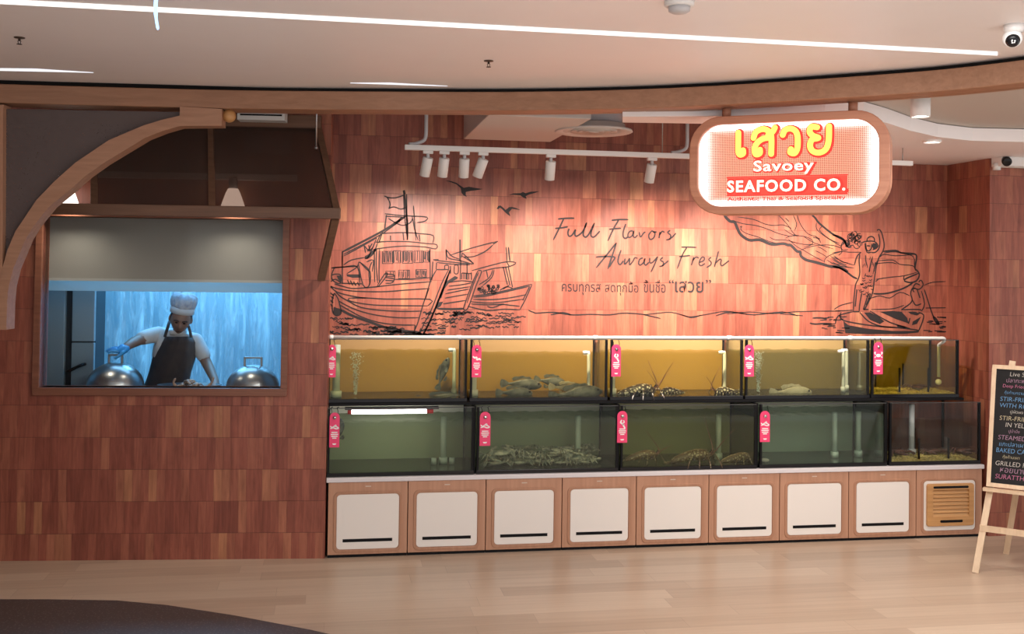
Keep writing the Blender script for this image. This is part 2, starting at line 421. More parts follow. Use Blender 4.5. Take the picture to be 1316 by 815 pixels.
# kitchen behind it
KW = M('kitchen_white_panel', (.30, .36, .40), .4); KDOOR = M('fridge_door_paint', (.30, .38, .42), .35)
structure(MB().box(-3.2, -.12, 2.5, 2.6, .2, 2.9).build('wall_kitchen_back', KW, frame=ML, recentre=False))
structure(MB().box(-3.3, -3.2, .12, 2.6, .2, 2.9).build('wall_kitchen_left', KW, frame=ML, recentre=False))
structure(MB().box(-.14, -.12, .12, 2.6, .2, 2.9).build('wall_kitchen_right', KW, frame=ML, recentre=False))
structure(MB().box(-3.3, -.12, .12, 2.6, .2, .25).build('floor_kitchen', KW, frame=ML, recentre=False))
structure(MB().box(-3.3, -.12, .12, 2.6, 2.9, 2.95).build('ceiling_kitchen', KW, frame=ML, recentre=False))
def llight(name, loc, power, col, aim, sx, sy): return light(name, 'AREA', ML @ V(loc), power, col, ML @ V(aim), sx, sy=sy)
llight('kitchen_light', (-1.2, 1.95, 2.86), 92, (.20, .55, .92), (-1.2, 1.9, 0), 1.8, .6)
llight('kitchen_light', (-1.2, .95, 2.86), 8, (.28, .62, 1), (-1.2, .72, 0), 1.6, .3)

# ================================================================== kitchen things
SHADE = M('grey_roller_fabric', (.30, .29, .28), .8)
o = thing('roller_shade', 'grey roller shade pulled half down behind the kitchen window glass', 'window shade', (LP(206, 360, .12).x, .13, LP(206, 360, .12).z), frame=ML)
zs = LP(206, 359, .12).z
MB().box(WX0-.02, WX1+.01, .125, .129, zs, 2.5).build('shade_fabric', SHADE, o)
MB().box(WX0-.02, WX1+.01, .118, .136, zs-.018, zs).build('bottom_rail', M('shade_rail', (.42, .43, .43), .4), o)
tag(MB().box(-2.3, -.15, .3, .4, LP(206, 375, .3).z, 2.45).build('curtain_pelmet', glassy('backlit_pelmet_panel', (.5, .6, .6), .01, .9, (.80, .88, .9)), frame=ML, bevel=.004), 'pale blue-lit boxed pelmet across the kitchen above the plastic curtain', 'pelmet')
# plastic strip curtain
VINYL = glassy('clear_crinkled_vinyl', (.62, .76, .82), .05, .33, (.80, .87, .9), .10, (13, 13, 1.7))
ct = thing('plastic_curtain', 'clear crinkled plastic curtain hanging in folds behind the cook', 'curtain', (-1.0, 1.2, .3), frame=ML)
x = LP(120, 430, 1.2).x; xe = -.16; n = 150; rnd = random.Random(3)
ph = [rnd.uniform(0, 6.28) for _ in range(6)]
vs = []; nz = 24
for j in range(nz+1):
    z = .3+2.1*j/nz
    for i in range(n+1):
        u = x+(xe-x)*i/n
        y = 1.2+.035*math.sin(u*31+ph[0]+.5*math.sin(z*2+u*3))+.022*math.sin(u*67+ph[1]+z*1.3)+.012*math.sin(u*23+z*9+ph[2])+.01*math.sin(u*90-z*13)
        vs.append((u, y, z))
m = MB(); m.add(vs, [(j*(n+1)+i, j*(n+1)+i+1, (j+1)*(n+1)+i+1, (j+1)*(n+1)+i) for j in range(nz) for i in range(n)], True)
m.build('curtain_sheet', VINYL, ct, normals=False)
MB().tube([(x, 1.2, 2.42), (xe, 1.2, 2.42)], .015).build('curtain_rail', STEEL, ct)
# steel cold cabinet on the left
FR = thing('steel_refrigerator', 'tall steel refrigerator at the left side of the kitchen window', 'refrigerator', (-2.2, .8, .25), frame=ML)
fx0, fx1, fx2, fx3 = -2.75, LP(83, 430, .8).x, LP(92, 430, .8).x, LP(121, 430, .8).x
MB().box(fx0, fx3, .84, 1.07, .25, 2.2).build('body', M('dark_steel_case', (.04, .05, .06), .4, .6), FR)
a = MB().box(fx0, fx1, .8, .84, .3, 2.16).build('door', KDOOR, FR, bevel=.006)
b = MB().box(fx2, fx3, .8, .84, 1.48, 2.16).box(fx2, fx3, .8, .84, .3, 1.47).build('door', KDOOR, FR, bevel=.006)
h0 = LP(84, 478, .72); h1 = LP(103, 470, .72)
MB().tube(smoothpath([(h0.x, .8, h0.z), (h0.x+.01, .73, h0.z), (h1.x, .72, h1.z), (h1.x+.01, .8, h1.z+.005)], 4), .012).build('handle', BLACK, b)
# counter inside
CT = 1.155
tag(MB().box(-2.45, -.15, .13, .60, CT-.05, CT).build('kitchen_counter', STEEL, frame=ML, bevel=.004), 'steel kitchen counter running behind the window sill', 'counter')
def cloche(px, r, hz, label):
    p = LP(px, 490, .36); c = V((p.x, .36, CT)); t = thing('cloche', label, 'dish cover', c, 'steel dish covers on the kitchen counter', ML)
    z0 = CT+.018
    MB().lathe([(r*1.02, CT), (r*1.04, CT+.006), (r*.98, CT+.02), (r*.9, CT+.02)], (c.x, c.y, 0), 40).build('tray', BLACK, t)
    pr = [(r*1.05, z0), (r*1.05, z0+.008)]+[(r*math.cos(a), z0+.01+hz*math.sin(a)) for a in [i*math.pi/2/14 for i in range(14)]]+[(0, z0+.01+hz)]
    MB().lathe(pr, (c.x, c.y, 0), 48).build('dome', DOME, t)
    k = z0+.005+hz; hw = .047 if r > .2 else .062
    MB().bar((c.x-hw, c.y, k-.02), (c.x-hw, c.y, k+.062), .014, .02).bar((c.x+hw, c.y, k-.02), (c.x+hw, c.y, k+.062), .014, .02).bar((c.x-hw-.007, c.y, k+.058), (c.x+hw+.007, c.y, k+.058), .02, .014).build('handle', M('dull_steel', (.25, .26, .27), .35, .9), t, bevel=.003)
cloche(148, .205, .178, 'steel domed dish cover under the blue-gloved hand of the cook')
cloche(325, .195, .165, 'steel domed dish cover at the right end of the kitchen counter')
# platter of food in front of the cook
pc = LP(243, 492, .3)
t = thing('serving_platter', 'dark oval platter of seafood on the counter before the cook', 'platter', (pc.x, .32, CT), frame=ML)
prof = [(0, 0), (.8, 0), (1.0, .035), (.97, .037), (.78, .008), (0, .008)]
m = MB(); m.lathe(prof, (0, 0, 0), 36)
m.v = [V((pc.x+q.x*.235, .32+q.y*.15, CT+.012+q.z*1.0)) for q in m.v]; m.build('platter_dish', M('dark_slate_dish', (.035, .04, .05), .3), t)
m = MB()
for i in range(60):
    a = rnd.uniform(0, 6.28); q = rnd.uniform(0, 1)**.6
    cx, cy = pc.x+.10*q*math.cos(a)+.0, .32+.06*q*math.sin(a); s = rnd.uniform(.010, .022)
    m.ell((cx, cy, CT+.025+.055*(1-q)), (s*1.5, s, s*.8), 7, 5, None, Matrix.Rotation(rnd.uniform(0, 3), 3, 'Z') @ Matrix.Rotation(rnd.uniform(-.6, .6), 3, 'X'))
m.build('seafood', noisy('grilled_seafood', (.05, .02, .015), (.55, .42, .33), 60, .4), t)
CLAWM = M('claw_shell', (.45, .28, .2), .4); m = MB()
m.tube(smoothpath([(pc.x+.13, .32, CT+.03), (pc.x+.16, .32, CT+.06), (pc.x+.175, .32, CT+.105)]), [.012]*4+[.008]*4+[.003], 6)
m.build('claw', CLAWM, t); m = MB()
m.tube(smoothpath([(pc.x-.09, .32, CT+.03), (pc.x-.115, .31, CT+.06), (pc.x-.10, .31, CT+.095)]), [.012]*4+[.008]*4+[.003], 6)
m.build('claw', CLAWM, t)

# ---- the cook
def skin_mesh(vs, es, rs, sub=1, root=0):
    me = bpy.data.meshes.new('body'); me.from_pydata([V(q) for q in vs], es, [])
    o = bpy.data.objects.new('body', me); C.objects.link(o)
    o.modifiers.new('s', 'SKIN')
    for i, r in enumerate(rs):
        d = me.skin_vertices[0].data[i]; d.radius = r if isinstance(r, tuple) else (r, r); d.use_root = (i == root)
    if sub: s_ = o.modifiers.new('u', 'SUBSURF'); s_.levels = sub; s_.render_levels = sub
    dg = bpy.context.evaluated_depsgraph_get(); dg.update()
    ev = o.evaluated_get(dg).to_mesh()
    out = ([q.co.copy() for q in ev.vertices], [tuple(p.vertices) for p in ev.polygons])
    bpy.data.objects.remove(o); bpy.data.meshes.remove(me); return out
def chain(lst):
    """named skeleton: (name, parent, point, radius)"""
    idx = {n_: i for i, (n_, *_) in enumerate(lst)}
    return [l[2] for l in lst], [(idx[l[1]], i) for i, l in enumerate(lst) if l[1]], [l[3] for l in lst]
CO = .82
def K(x, y, off=CO): return LP(100+x/5.435, 360+y/5.435, off)     # from the enlarged view of the cook
cook = thing('person', 'cook in white hat, white shirt and dark apron bending over the kitchen counter', 'person', (K(620, 700).x, CO, .25), frame=ML)
hipx = K(630, 800).x; hz = 1.05
SKINM = M('skin', (.30, .16, .11), .55)
sk = [('pelvis', None, (hipx, CO+.06, hz), (.15, .115)), ('waist', 'pelvis', (hipx, CO+.05, hz+.16), (.130, .095)),
      ('chest', 'waist', (K(660, 560).x, CO+.02, K(660, 560).z), (.15, .105)), ('upchest', 'chest', (K(690, 440).x, CO, K(690, 436).z), (.115, .078)),
      ('neck', 'upchest', (K(705, 355).x, CO-.02, K(705, 360).z), .052), ('skull', 'neck', (K(728, 300).x, CO-.05, K(728, 300).z), .06),
      ('rsh', 'upchest', K(560, 384), .050), ('rel', 'rsh', K(410, 425, CO-.20), .046), ('rwr', 'rel', K(345, 462, CO-.36), .034), ('rpalm', 'rwr', K(315, 490, CO-.42), .034),
      ('lsh', 'upchest', K(825, 432), .050), ('lel', 'lsh', K(905, 590, CO-.06), .046), ('lwr', 'lel', K(958, 705, CO-.30), .034)]
lw_ = K(958, 705, CO-.30); pal = V((lw_.x+.02, lw_.y-.085, CT+.028))
sk += [('lpalm', 'lwr', pal, (.042, .020))]
for i, (dx, L) in enumerate(((-.03, .070), (-.010, .082), (.011, .078), (.031, .062))):
    b0 = pal+V((dx*.8, -.03, 0)); sk += [('lf%d' % i, 'lpalm', b0, .0115), ('lg%d' % i, 'lf%d' % i, b0+V((dx*.25, -L*.5, .006)), .0095), ('lh%d' % i, 'lg%d' % i, b0+V((dx*.4, -L, -.010)), .0075)]
sk += [('lt0', 'lpalm', pal+V((-.045, .005, 0)), .011), ('lt1', 'lt0', pal+V((-.066, -.03, -.006)), .009)]
for s_, nm in ((-1, 'a'), (1, 'b')):
    sk += [('hip'+nm, 'pelvis', (hipx+s_*.09, CO+.06, hz-.08), .088), ('kn'+nm, 'hip'+nm, (hipx+s_*.10, CO+.04, .68), .062), ('an'+nm, 'kn'+nm, (hipx+s_*.10, CO+.07, .33), .042), ('toe'+nm, 'an'+nm, (hipx+s_*.11, CO-.08, .29), .036)]
v1, e1, r1 = chain(sk); bv, bf = skin_mesh(v1, e1, r1, 1)
m = MB(); m.add(bv, bf, True)
HR = Matrix.Rotation(R(9), 3, 'Y') @ Matrix.Rotation(R(14), 3, 'Z') @ Matrix.Rotation(R(24), 3, 'X')
hc = V((K(738, 270).x, CO-.09, K(738, 268).z))
def headfn(q):
    q = q.copy()
    if q.z < 0: q.x *= 1-.36*abs(q.z)**1.4
    if q.y < 0: q.y *= .94
    f = max(0, -q.y)
    if f > .3:
        q.y -= .26*math.exp(-(q.x/.13)**2)*math.exp(-((q.z+.18)/.16)**2)          # nose tip
        q.y -= .10*math.exp(-(q.x/.10)**2)*math.exp(-((q.z-.05)/.2)**2)           # bridge
        q.y += .13*(math.exp(-((q.x-.34)/.16)**2)+math.exp(-((q.x+.34)/.16)**2))*math.exp(-((q.z-.06)/.12)**2)   # eye sockets
        q.y -= .06*math.exp(-(q.x/.28)**2)*math.exp(-((q.z+.50)/.06)**2)          # lips
        q.y += .05*math.exp(-(q.x/.26)**2)*math.exp(-((q.z+.555)/.025)**2)
        q.y -= .08*math.exp(-(q.x/.25)**2)*math.exp(-((q.z+.82)/.12)**2)          # chin
        q.y -= .07*math.exp(-((abs(q.x)-.3)/.2)**2)*math.exp(-((q.z-.26)/.07)**2) # brows
    return q
m.ell(hc, (.078, .098, .118), 40, 34, headfn, HR)
for s_ in (-1, 1):
    ec = hc+HR @ V((s_*.078, .008, -.004)); m.ell(ec, (.012, .022, .032), 12, 8, None, HR @ Matrix.Rotation(s_*.3, 3, 'Z'))
body = m.build('body', SKINM, cook)
EYEB = M('dark_eye', (.02, .015, .015), .2); BROW = M('dark_brow', (.035, .018, .018), .6)
for s_ in (-1, 1): MB().ell(hc+HR @ V((s_*.028, -.078, .006)), (.012, .008, .0065), 12, 8, None, HR).build('eye', EYEB, cook)
for s_ in (-1, 1): MB().tube(smoothpath([hc+HR @ V((s_*.014, -.093, .026)), hc+HR @ V((s_*.03, -.094, .034)), hc+HR @ V((s_*.05, -.08, .026))], 3), .0045, 6).build('eyebrow', BROW, cook)
MB().tube(smoothpath([hc+HR @ V((-.022, -.091, -.062)), hc+HR @ V((0, -.098, -.060)), hc+HR @ V((.022, -.091, -.062))], 3), .003, 6).build('mouth', BROW, cook)
def hairfn(q):
    q = headfn(q); return q
m = MB(); m.ell(hc+HR @ V((0, .010, .012)), (.083, .098, .116), 28, 20, lambda q: V((q.x, q.y if q.y > -.35 else -.35, q.z if q.z > -.30 else -.30)), HR)
m.build('hair', M('black_hair', (.012, .010, .012), .5), cook)
# shirt: torso and short sleeves as one loose surface, with a stand-up collar
sh = [('pelvis', None, (hipx, CO+.05, hz+.02), (.165, .13)), ('waist', 'pelvis', (hipx, CO+.045, hz+.16), (.152, .118)),
      ('chest', 'waist', (K(660, 560).x, CO+.02, K(660, 560).z), (.168, .122)), ('upchest', 'chest', (K(690, 440).x, CO, K(690, 425).z), (.145, .103)),
      ('neck', 'upchest', (K(703, 372).x, CO-.015, K(703, 372).z), (.064, .064)),
      ('rsh', 'upchest', K(562, 378), .070), ('rmid', 'rsh', K(480, 395, CO-.10), .062), ('rel', 'rmid', K(412, 420, CO-.185), .058),
      ('lsh', 'upchest', K(825, 425), .070), ('lmid', 'lsh', K(866, 500, CO-.03), .062), ('lel', 'lmid', K(898, 570, CO-.055), .058)]
a1, b1, c1 = chain(sh); q1, q2 = skin_mesh(a1, b1, c1, 2)
m = MB(); m.add(q1, q2, True)
COTTON = noisy('white_cotton', (.62, .62, .63), (.74, .74, .75), 9, .8, 0, .006)
m.build('shirt', COTTON, cook)
nk = V((K(703, 372).x, CO-.015, K(703, 372).z))
m = MB(); m.lathe([(.070, -.01), (.072, .028), (.062, .030), (.060, -.01)], nk, 24)
m.v = [q+V((0, -.015, 0))*(1 if q.y < nk.y else 0) for q in m.v]
m.build('collar', COTTON, cook)
# apron: bib and skirt curving round the front, straps to the neck
APR = noisy('dark_brown_apron_cloth', (.030, .022, .024), (.050, .036, .036), 14, .75, 0, .004)
rows = [(395, 600, 800), (440, 575, 828), (500, 545, 830), (560, 520, 815), (640, 500, 790), (700, 480, 778), (760, 455, 775), (900, 430, 790), (1100, 430, 800), (1300, 435, 800)]
vs = []; nc = 16
for ry, xa, xb in rows:
    for i in range(nc+1):
        u = i/nc; s_ = 2*u-1
        q = K(xa+(xb-xa)*u, ry, CO-.165+.12*abs(s_)**2.4+.01*math.sin(i*1.7+ry*.02)); vs.append(q)
m = MB(); m.add(vs, [(j*(nc+1)+i, j*(nc+1)+i+1, (j+1)*(nc+1)+i+1, (j+1)*(nc+1)+i) for j in range(len(rows)-1) for i in range(nc)], True)
apron = m.build('apron', APR, cook, solid=.004, normals=False)
m = MB(); m.tube(smoothpath([K(608, 398, CO-.13), K(628, 330, CO-.10), K(646, 285, CO-.02), K(680, 268, CO+.05)], 4), .012, 6).build('apron_strap', APR, apron)
m = MB(); m.tube(smoothpath([K(792, 400, CO-.13), K(782, 350, CO-.10), K(770, 318, CO-.03), K(735, 285, CO+.05)], 4), .012, 6)
m.build('apron_strap', APR, apron)
# hat: band and soft pleated crown
hu = HR @ V((0, .012, .052)); hb = hc+hu
HT = Matrix.Rotation(R(10), 3, 'Y') @ Matrix.Rotation(R(8), 3, 'Z') @ Matrix.Rotation(R(10), 3, 'X')
m = MB(); m.lathe([(.088, 0), (.092, .001), (.093, .048), (.087, .05), (.086, 0)], hb, 40, ax=HT)
hat = m.build('hat', M('white_hat_cotton', (.72, .72, .74), .8), cook)
m = MB(); prof = [(.089, .045), (.094, .062), (.098, .090), (.096, .120), (.082, .140), (.045, .148), (0, .149)]
m.lathe(prof, (0, 0, 0), 60)
for i, q in enumerate(m.v):
    a = math.atan2(q.y, q.x); k = 1+.055*math.sin(a*14)*(1 if q.z > .05 else 0); m.v[i] = hb+HT @ V((q.x*k, q.y*k, q.z+.006*math.sin(a*5)))
m.build('hat_crown', noisy('blue_white_hat_cloth', (.42, .44, .56), (.70, .71, .76), 30, .8, 0, 0), hat)
# blue glove reaching for the dish cover
gp = K(315, 490, CO-.42)
gk = [('wr', None, K(352, 462, CO-.35), .043), ('palm', 'wr', gp, (.046, .030))]
for i, (dy, L, dz) in enumerate(((-.036, .062, -.012), (-.012, .086, .004), (.012, .088, .012), (.034, .076, .020))):
    b0 = gp+V((-.036, dy, dz*.6)); gk += [('f%d' % i, 'palm', b0, .0135), ('g%d' % i, 'f%d' % i, b0+V((-L*.5, dy*.2-.006, .004)), .0118), ('h%d' % i, 'g%d' % i, b0+V((-L*.92, dy*.3-.016, -.010)), .0095)]
gk += [('t0', 'palm', gp+V((.006, -.048, -.022)), .0135), ('t1', 't0', gp+V((-.018, -.072, -.045)), .011), ('t2', 't1', gp+V((-.040, -.076, -.056)), .009)]
a1, b1, c1 = chain(gk); q1, q2 = skin_mesh(a1, b1, c1, 2)
m = MB(); m.add(q1, q2, True); m.build('glove', M('blue_nitrile_glove', (.03, .30, .72), .4), cook)

# ================================================================== entrance arch, awning
A0, B0 = PZ(0, 132, 3.06), PZ(300, 139.5, 3.06); ta = (B0-A0); ta.z = 0; ta.normalize(); na = V((-ta.y, ta.x, 0))
def AP(px, py, off=0.0): return hit(px, py, A0+na*off, na)
arch = thing('arch_screen', 'quarter-arch oak screen with dark speckled infill at the upper left entrance', 'arch', AP(4, 418))
oc = [(-1, 424), (-1, 372), (0, 356), (3, 344), (10, 320), (20, 297), (47, 257), (70, 233), (97, 209), (140, 180), (185, 161), (208, 154), (231, 148.5), (231, 137), (285, 140)]
ic = [(285, 161.5), (231, 162), (210, 168), (187, 177), (134, 209), (110, 226), (90, 244), (64, 265), (45, 288), (33, 307), (17, 345), (11, 368), (9, 390), (8, 424)]
MB().extr([AP(x, y) for x, y in oc]+[AP(x, y) for x, y in ic], na*.13).build('arch_rim', wood('arch_oak', (.36, .19, .115), (.46, .255, .16), 'x', .45), arch)
MESHM = bpy.data.materials.new('speckled_dark_mesh'); MESHM.use_nodes = True
t = NT(MESHM); vo = t.add('ShaderNodeTexVoronoi'); vo.inputs['Scale'].default_value = 130; t.link(t.coord(), vo.inputs['Vector'])
t.b.inputs['Base Color'].default_value = (.12, .092, .088, 1); t.b.inputs['Roughness'].default_value = .45
t.link(t.math('GREATER_THAN', vo.outputs['Distance'], .30), t.b.inputs['Alpha'])
pp = [(-1, 356), (-8, 330), (5, 140)] 
inf = [(1, 352), (4, 140), (231, 144), (231, 149), (208, 154.5), (185, 161.5), (140, 180.5), (97, 209.5), (70, 233.5), (47, 257.5), (20, 297.5), (10, 320.5), (3, 344.5)]
MB().extr([AP(x, y, .05) for x, y in inf], na*.012).build('mesh_infill', MESHM, arch)
MB().extr([AP(x, y) for x, y in ((-14, 134), (5, 134.5), (4, 140), (3, 346), (-14, 440))], na*.13).build('post', OAK, arch)
p = AP(294.5, 149, .07)
o = MB(); o.ell(p, (.042, .042, .042), 24, 16); kb = o.build('wooden_knob', TEAK); tag(kb, 'round golden wooden knob at the end of the arch, under the beam', 'knob')

AW = -.52; t = thing('awning', 'brown wood and smoked glass awning above the kitchen window', 'awning', LP(240, 265, AW), frame=ML)
r0, r1 = LP(50, 264, AW), LP(437, 276, AW); zr = (r0.z+r1.z)/2; zr1 = zr+.032; zr0 = zr-.042
MB().box(r0.x-.2, r1.x, AW, AW+.055, zr0, zr1).build('front_rail', DKWOOD, t, bevel=.003)
top = LP(413, 166, 0); zt = top.z; xt1 = top.x
MB().box(r0.x-.2, xt1, -.05, 0, zt-.03, zt+.09).build('back_rail', DKWOOD, t)
def stile(xa, xb, nm='stile', w_=.045):
    a, b = V((xa, -.03, zt)), V((xb, AW+.03, zr1-.01)); return MB().bar(a, b, w_, .035).build(nm, DKWOOD, t)
def awx(px, py, fr_): return LP(px, py, AW*fr_).x
sx = [(LP(123, 168, 0).x, awx(119, 262, 1)), (LP(272, 170, 0).x, awx(271, 268, 1))]
for s_ in sx: stile(*s_)
stile(xt1-.02, r1.x-.03)
stile(r0.x-.15, r0.x-.15)
for (at_, ab_), (bt_, bb_) in ((sx[0], sx[1]), (sx[1], (xt1-.02, r1.x-.03))):
    MB().extr([(at_+.02, -.045, zt), (bt_-.02, -.045, zt), (bb_-.02, AW+.03, zr1-.005), (ab_+.02, AW+.03, zr1-.005)], (0, -.008, 0)).build('glass_panel', SMOKE, t)
MB().bar((r1.x-.035, AW+.03, zr0), (LP(413, 362, 0).x, -.02, LP(413, 362, 0).z+.02), .05, .04).build('bracket', DKWOOD, t)
# lamps under the awning
tr = thing('track_rail', 'grey lamp track fixed on the wall under the glass awning', 'lamp track', LP(250, 228, -.06), frame=ML)
q0, q1 = LP(96, 222, -.06), LP(381, 230, -.06); zq = (q0.z+q1.z)/2
MB().box(q0.x-.15, q1.x, -.06, 0, zq-.022, zq+.022).build('rail', GREYP, tr, bevel=.003)
def cone_lamp(px, label, power):
    c = LP(px, 240, -.12); x_ = c.x
    t_ = thing('awning_lamp', label, 'lamp', (x_, -.13, zq-.25), 'lamps under the awning', ML)
    MB().bar((x_, -.03, zq-.01), (x_, -.13, zq-.03), .03).tube([(x_, -.13, zq-.02), (x_, -.13, zq-.10)], .03, 16).build('stem', GREYP, t_)
    MB().lathe([(.035, zq-.09), (.05, zq-.12), (.085, zq-.22), (.08, zq-.22), (.046, zq-.12), (.03, zq-.10)], (x_, -.13, 0), 28).build('lamp_shade', emis('glowing_frosted_shade', (1, .92, .82), 1.6), t_)
    light('awning_lamp_light', 'SPOT', ML @ V((x_, -.13, zq-.20)), power, (1, .86, .70), ML @ V((x_, -.10, 0)), .07, 140, 1.0)
cone_lamp(86, 'glowing cone lamp under the awning nearest the arch', 12)
cone_lamp(300, 'glowing cone lamp behind the right pane of the awning', 12)
# vent grille and hanging rod above the awning
v0, v1 = LP(305, 141, -.25), LP(366, 155, -.25)
t = thing('vent_grille', 'white slotted vent grille under the beam beside the wooden knob', 'vent', V((v0.x, -.25, v1.z)), frame=ML)
MB().box(v0.x, v1.x, -.25, -.12, v1.z, v1.z+.12).build('vent_case', WHITE, t)
m = MB()
for i in range(4): m.box(v0.x+.02, v1.x-.02, -.255, -.25, v1.z+.03+.022*i, v1.z+.04+.022*i)
m.build('slot', BLACK, t)
q0, q1 = LP(407, 140, -.3), LP(407, 190, -.3)
o = MB().tube([(q0.x, -.3, q0.z+.3), (q0.x, -.3, q1.z)], .006).ell((q0.x, -.3, q1.z), (.012, .012, .012)).build('hanging_rod', STEEL, frame=ML)
tag(o, 'thin steel rod hanging beside the right end of the awning', 'rod')

# ================================================================== cabinets under the tanks
CX0, CX1, CZ = -.003, 5.152, .540
cw = (CX1-CX0)/9
GROOVE = wood('oak_groove', (.36, .18, .105), (.44, .235, .145), 'z', .45)
ORD = ['first', 'second', 'third', 'fourth', 'fifth', 'sixth', 'seventh', 'eighth']
def cabinet(i, panel=True, label=''):
    x0 = CX0+cw*i; c = thing('cabinet', label, 'cabinet', (x0+cw/2, YF, 0), 'oak cabinets under the fish tanks')
    MB().box(x0+.003, x0+cw-.003, YF, YF+.50, .022, CZ).build('cabinet_body', OAK, c, bevel=.002)
    MB().box(x0+.003, x0+cw-.003, YF+.012, YF+.49, 0, .022).build('plinth', BLACK, c)
    a, b, z0, z1 = x0+.064, x0+cw-.064, .060, .452
    MB().ring(rrect(a-.022, b+.022, z0-.024, z1+.022, .042), rrect(a-.004, b+.004, z0-.004, z1+.004, .03), YF-.006, YF+.004).build('panel_rim', GROOVE, c, bevel=.0025)
    if panel:
        d = MB().flat(rrect(a, b, z0, z1, .028), YF-.004, YF+.004).build('door_panel', CREAM, c, bevel=.002)
        MB().box(a+.045, b-.045, YF-.0055, YF-.003, z0+.052, z0+.074).build('handle_slot', BLACK, d)
        MB().box(x0+cw/2-.02, x0+cw/2+.02, YF-.0015, YF+.001, CZ-.035, CZ-.028).build('maker_plate', M('pale_plate', (.6, .5, .42), .4), c)
    return c
cab = cabinet(0, True, 'oak cabinet with cream door, first from the left under the fish tanks')
for i in range(1, 8):
    k = dup(cab, 'oak cabinet with cream door, %s from the left under the fish tanks' % ORD[i]); k.location = cab.location+V((cw*i, 0, 0))
c9 = cabinet(8, False, 'rightmost oak cabinet with golden slatted wooden vent in its door')
x0 = CX0+cw*8; a, b = x0+.064, x0+cw-.064
d = MB().flat(rrect(a, b, .060, .452, .028), YF-.004, YF+.004).build('door_panel', CREAM, c9, bevel=.002)
a1, b1 = a+.018, b-.022; za, zb = .098, .432
vf = MB().ring(rrect(a1, b1, za, zb, .02), rrect(a1+.05, b1-.045, za+.075, zb-.05, .004), YF-.026, YF-.004).build('vent_frame', TEAK, c9, bevel=.004)
sl = None
for k in range(7):
    z = za+.09+k*(zb-za-.155)/6
    MB().extr([(a1+.045, YF-.022, z-.014), (a1+.045, YF-.008, z+.014), (a1+.045, YF-.004, z+.010), (a1+.045, YF-.018, z-.018)], (b1-a1-.085, 0, 0)).build('vent_slat', TEAK, c9)
MB().box(a1+.04, b1-.04, YF-.0045, YF-.0035, za+.06, zb-.04).build('vent_shadow', BLACK, c9)
MB().flat(rrect(a1+.11, b1-.10, za+.028, za+.048, .009), YF-.0275, YF-.025).build('grip_slot', BLACK, c9); MB().flat(rrect(a1+.05, b1-.05, zb-.036, zb-.018, .008), YF-.0275, YF-.025).build('vent_gap', BLACK, c9)
tag(MB().box(CX0-.012, CX1+.012, YF-.012, YF+.55, CZ+.001, CZ+.034).build('counter_ledge', M('white_ledge', (.66, .64, .66), .35), bevel=.004), 'thin white worktop ledge on the oak cabinets, under the lower tanks', 'worktop')
LEDGE = CZ+.034

# ================================================================== fish tanks
W_UP = glassy('amber_tank_water', (.86, .84, .62), .01)
OCHRE = M('ochre_tank_back', (.42, .255, .095), .6); OCHRE5 = M('dark_ochre_tank_back', (.24, .16, .05), .6); OCHRED = M('brown_tank_back', (.34, .23, .09), .6)
W_UP4 = glassy('brown_tank_water', (.74, .76, .62), .02, .08, (.30, .26, .18))
W_UP5 = glassy('dark_amber_tank_water', (.80, .76, .44), .01)
W_LO = glassy('murky_green_water', (.77, .82, .71), .008, .15, (.33, .35, .28))
W_LO3 = glassy('murky_brown_water', (.74, .78, .62), .008, .14, (.30, .29, .19))
W_LO4 = glassy('pale_green_water', (.76, .83, .76), .03, .13, (.33, .37, .33))
W_CLR = glassy('clear_tank_water', (.88, .90, .90), .03)
BACKG = M('grey_green_tank_back', (.68, .69, .56), .7)
BACKD = M('grey_tank_back', (.60, .57, .38), .7)
RIM = M('dark_rim', (.05, .05, .05), .3); PVC = M('white_pvc', (.74, .76, .74), .35); PVCG = M('greenish_pvc', (.52, .60, .50), .4)
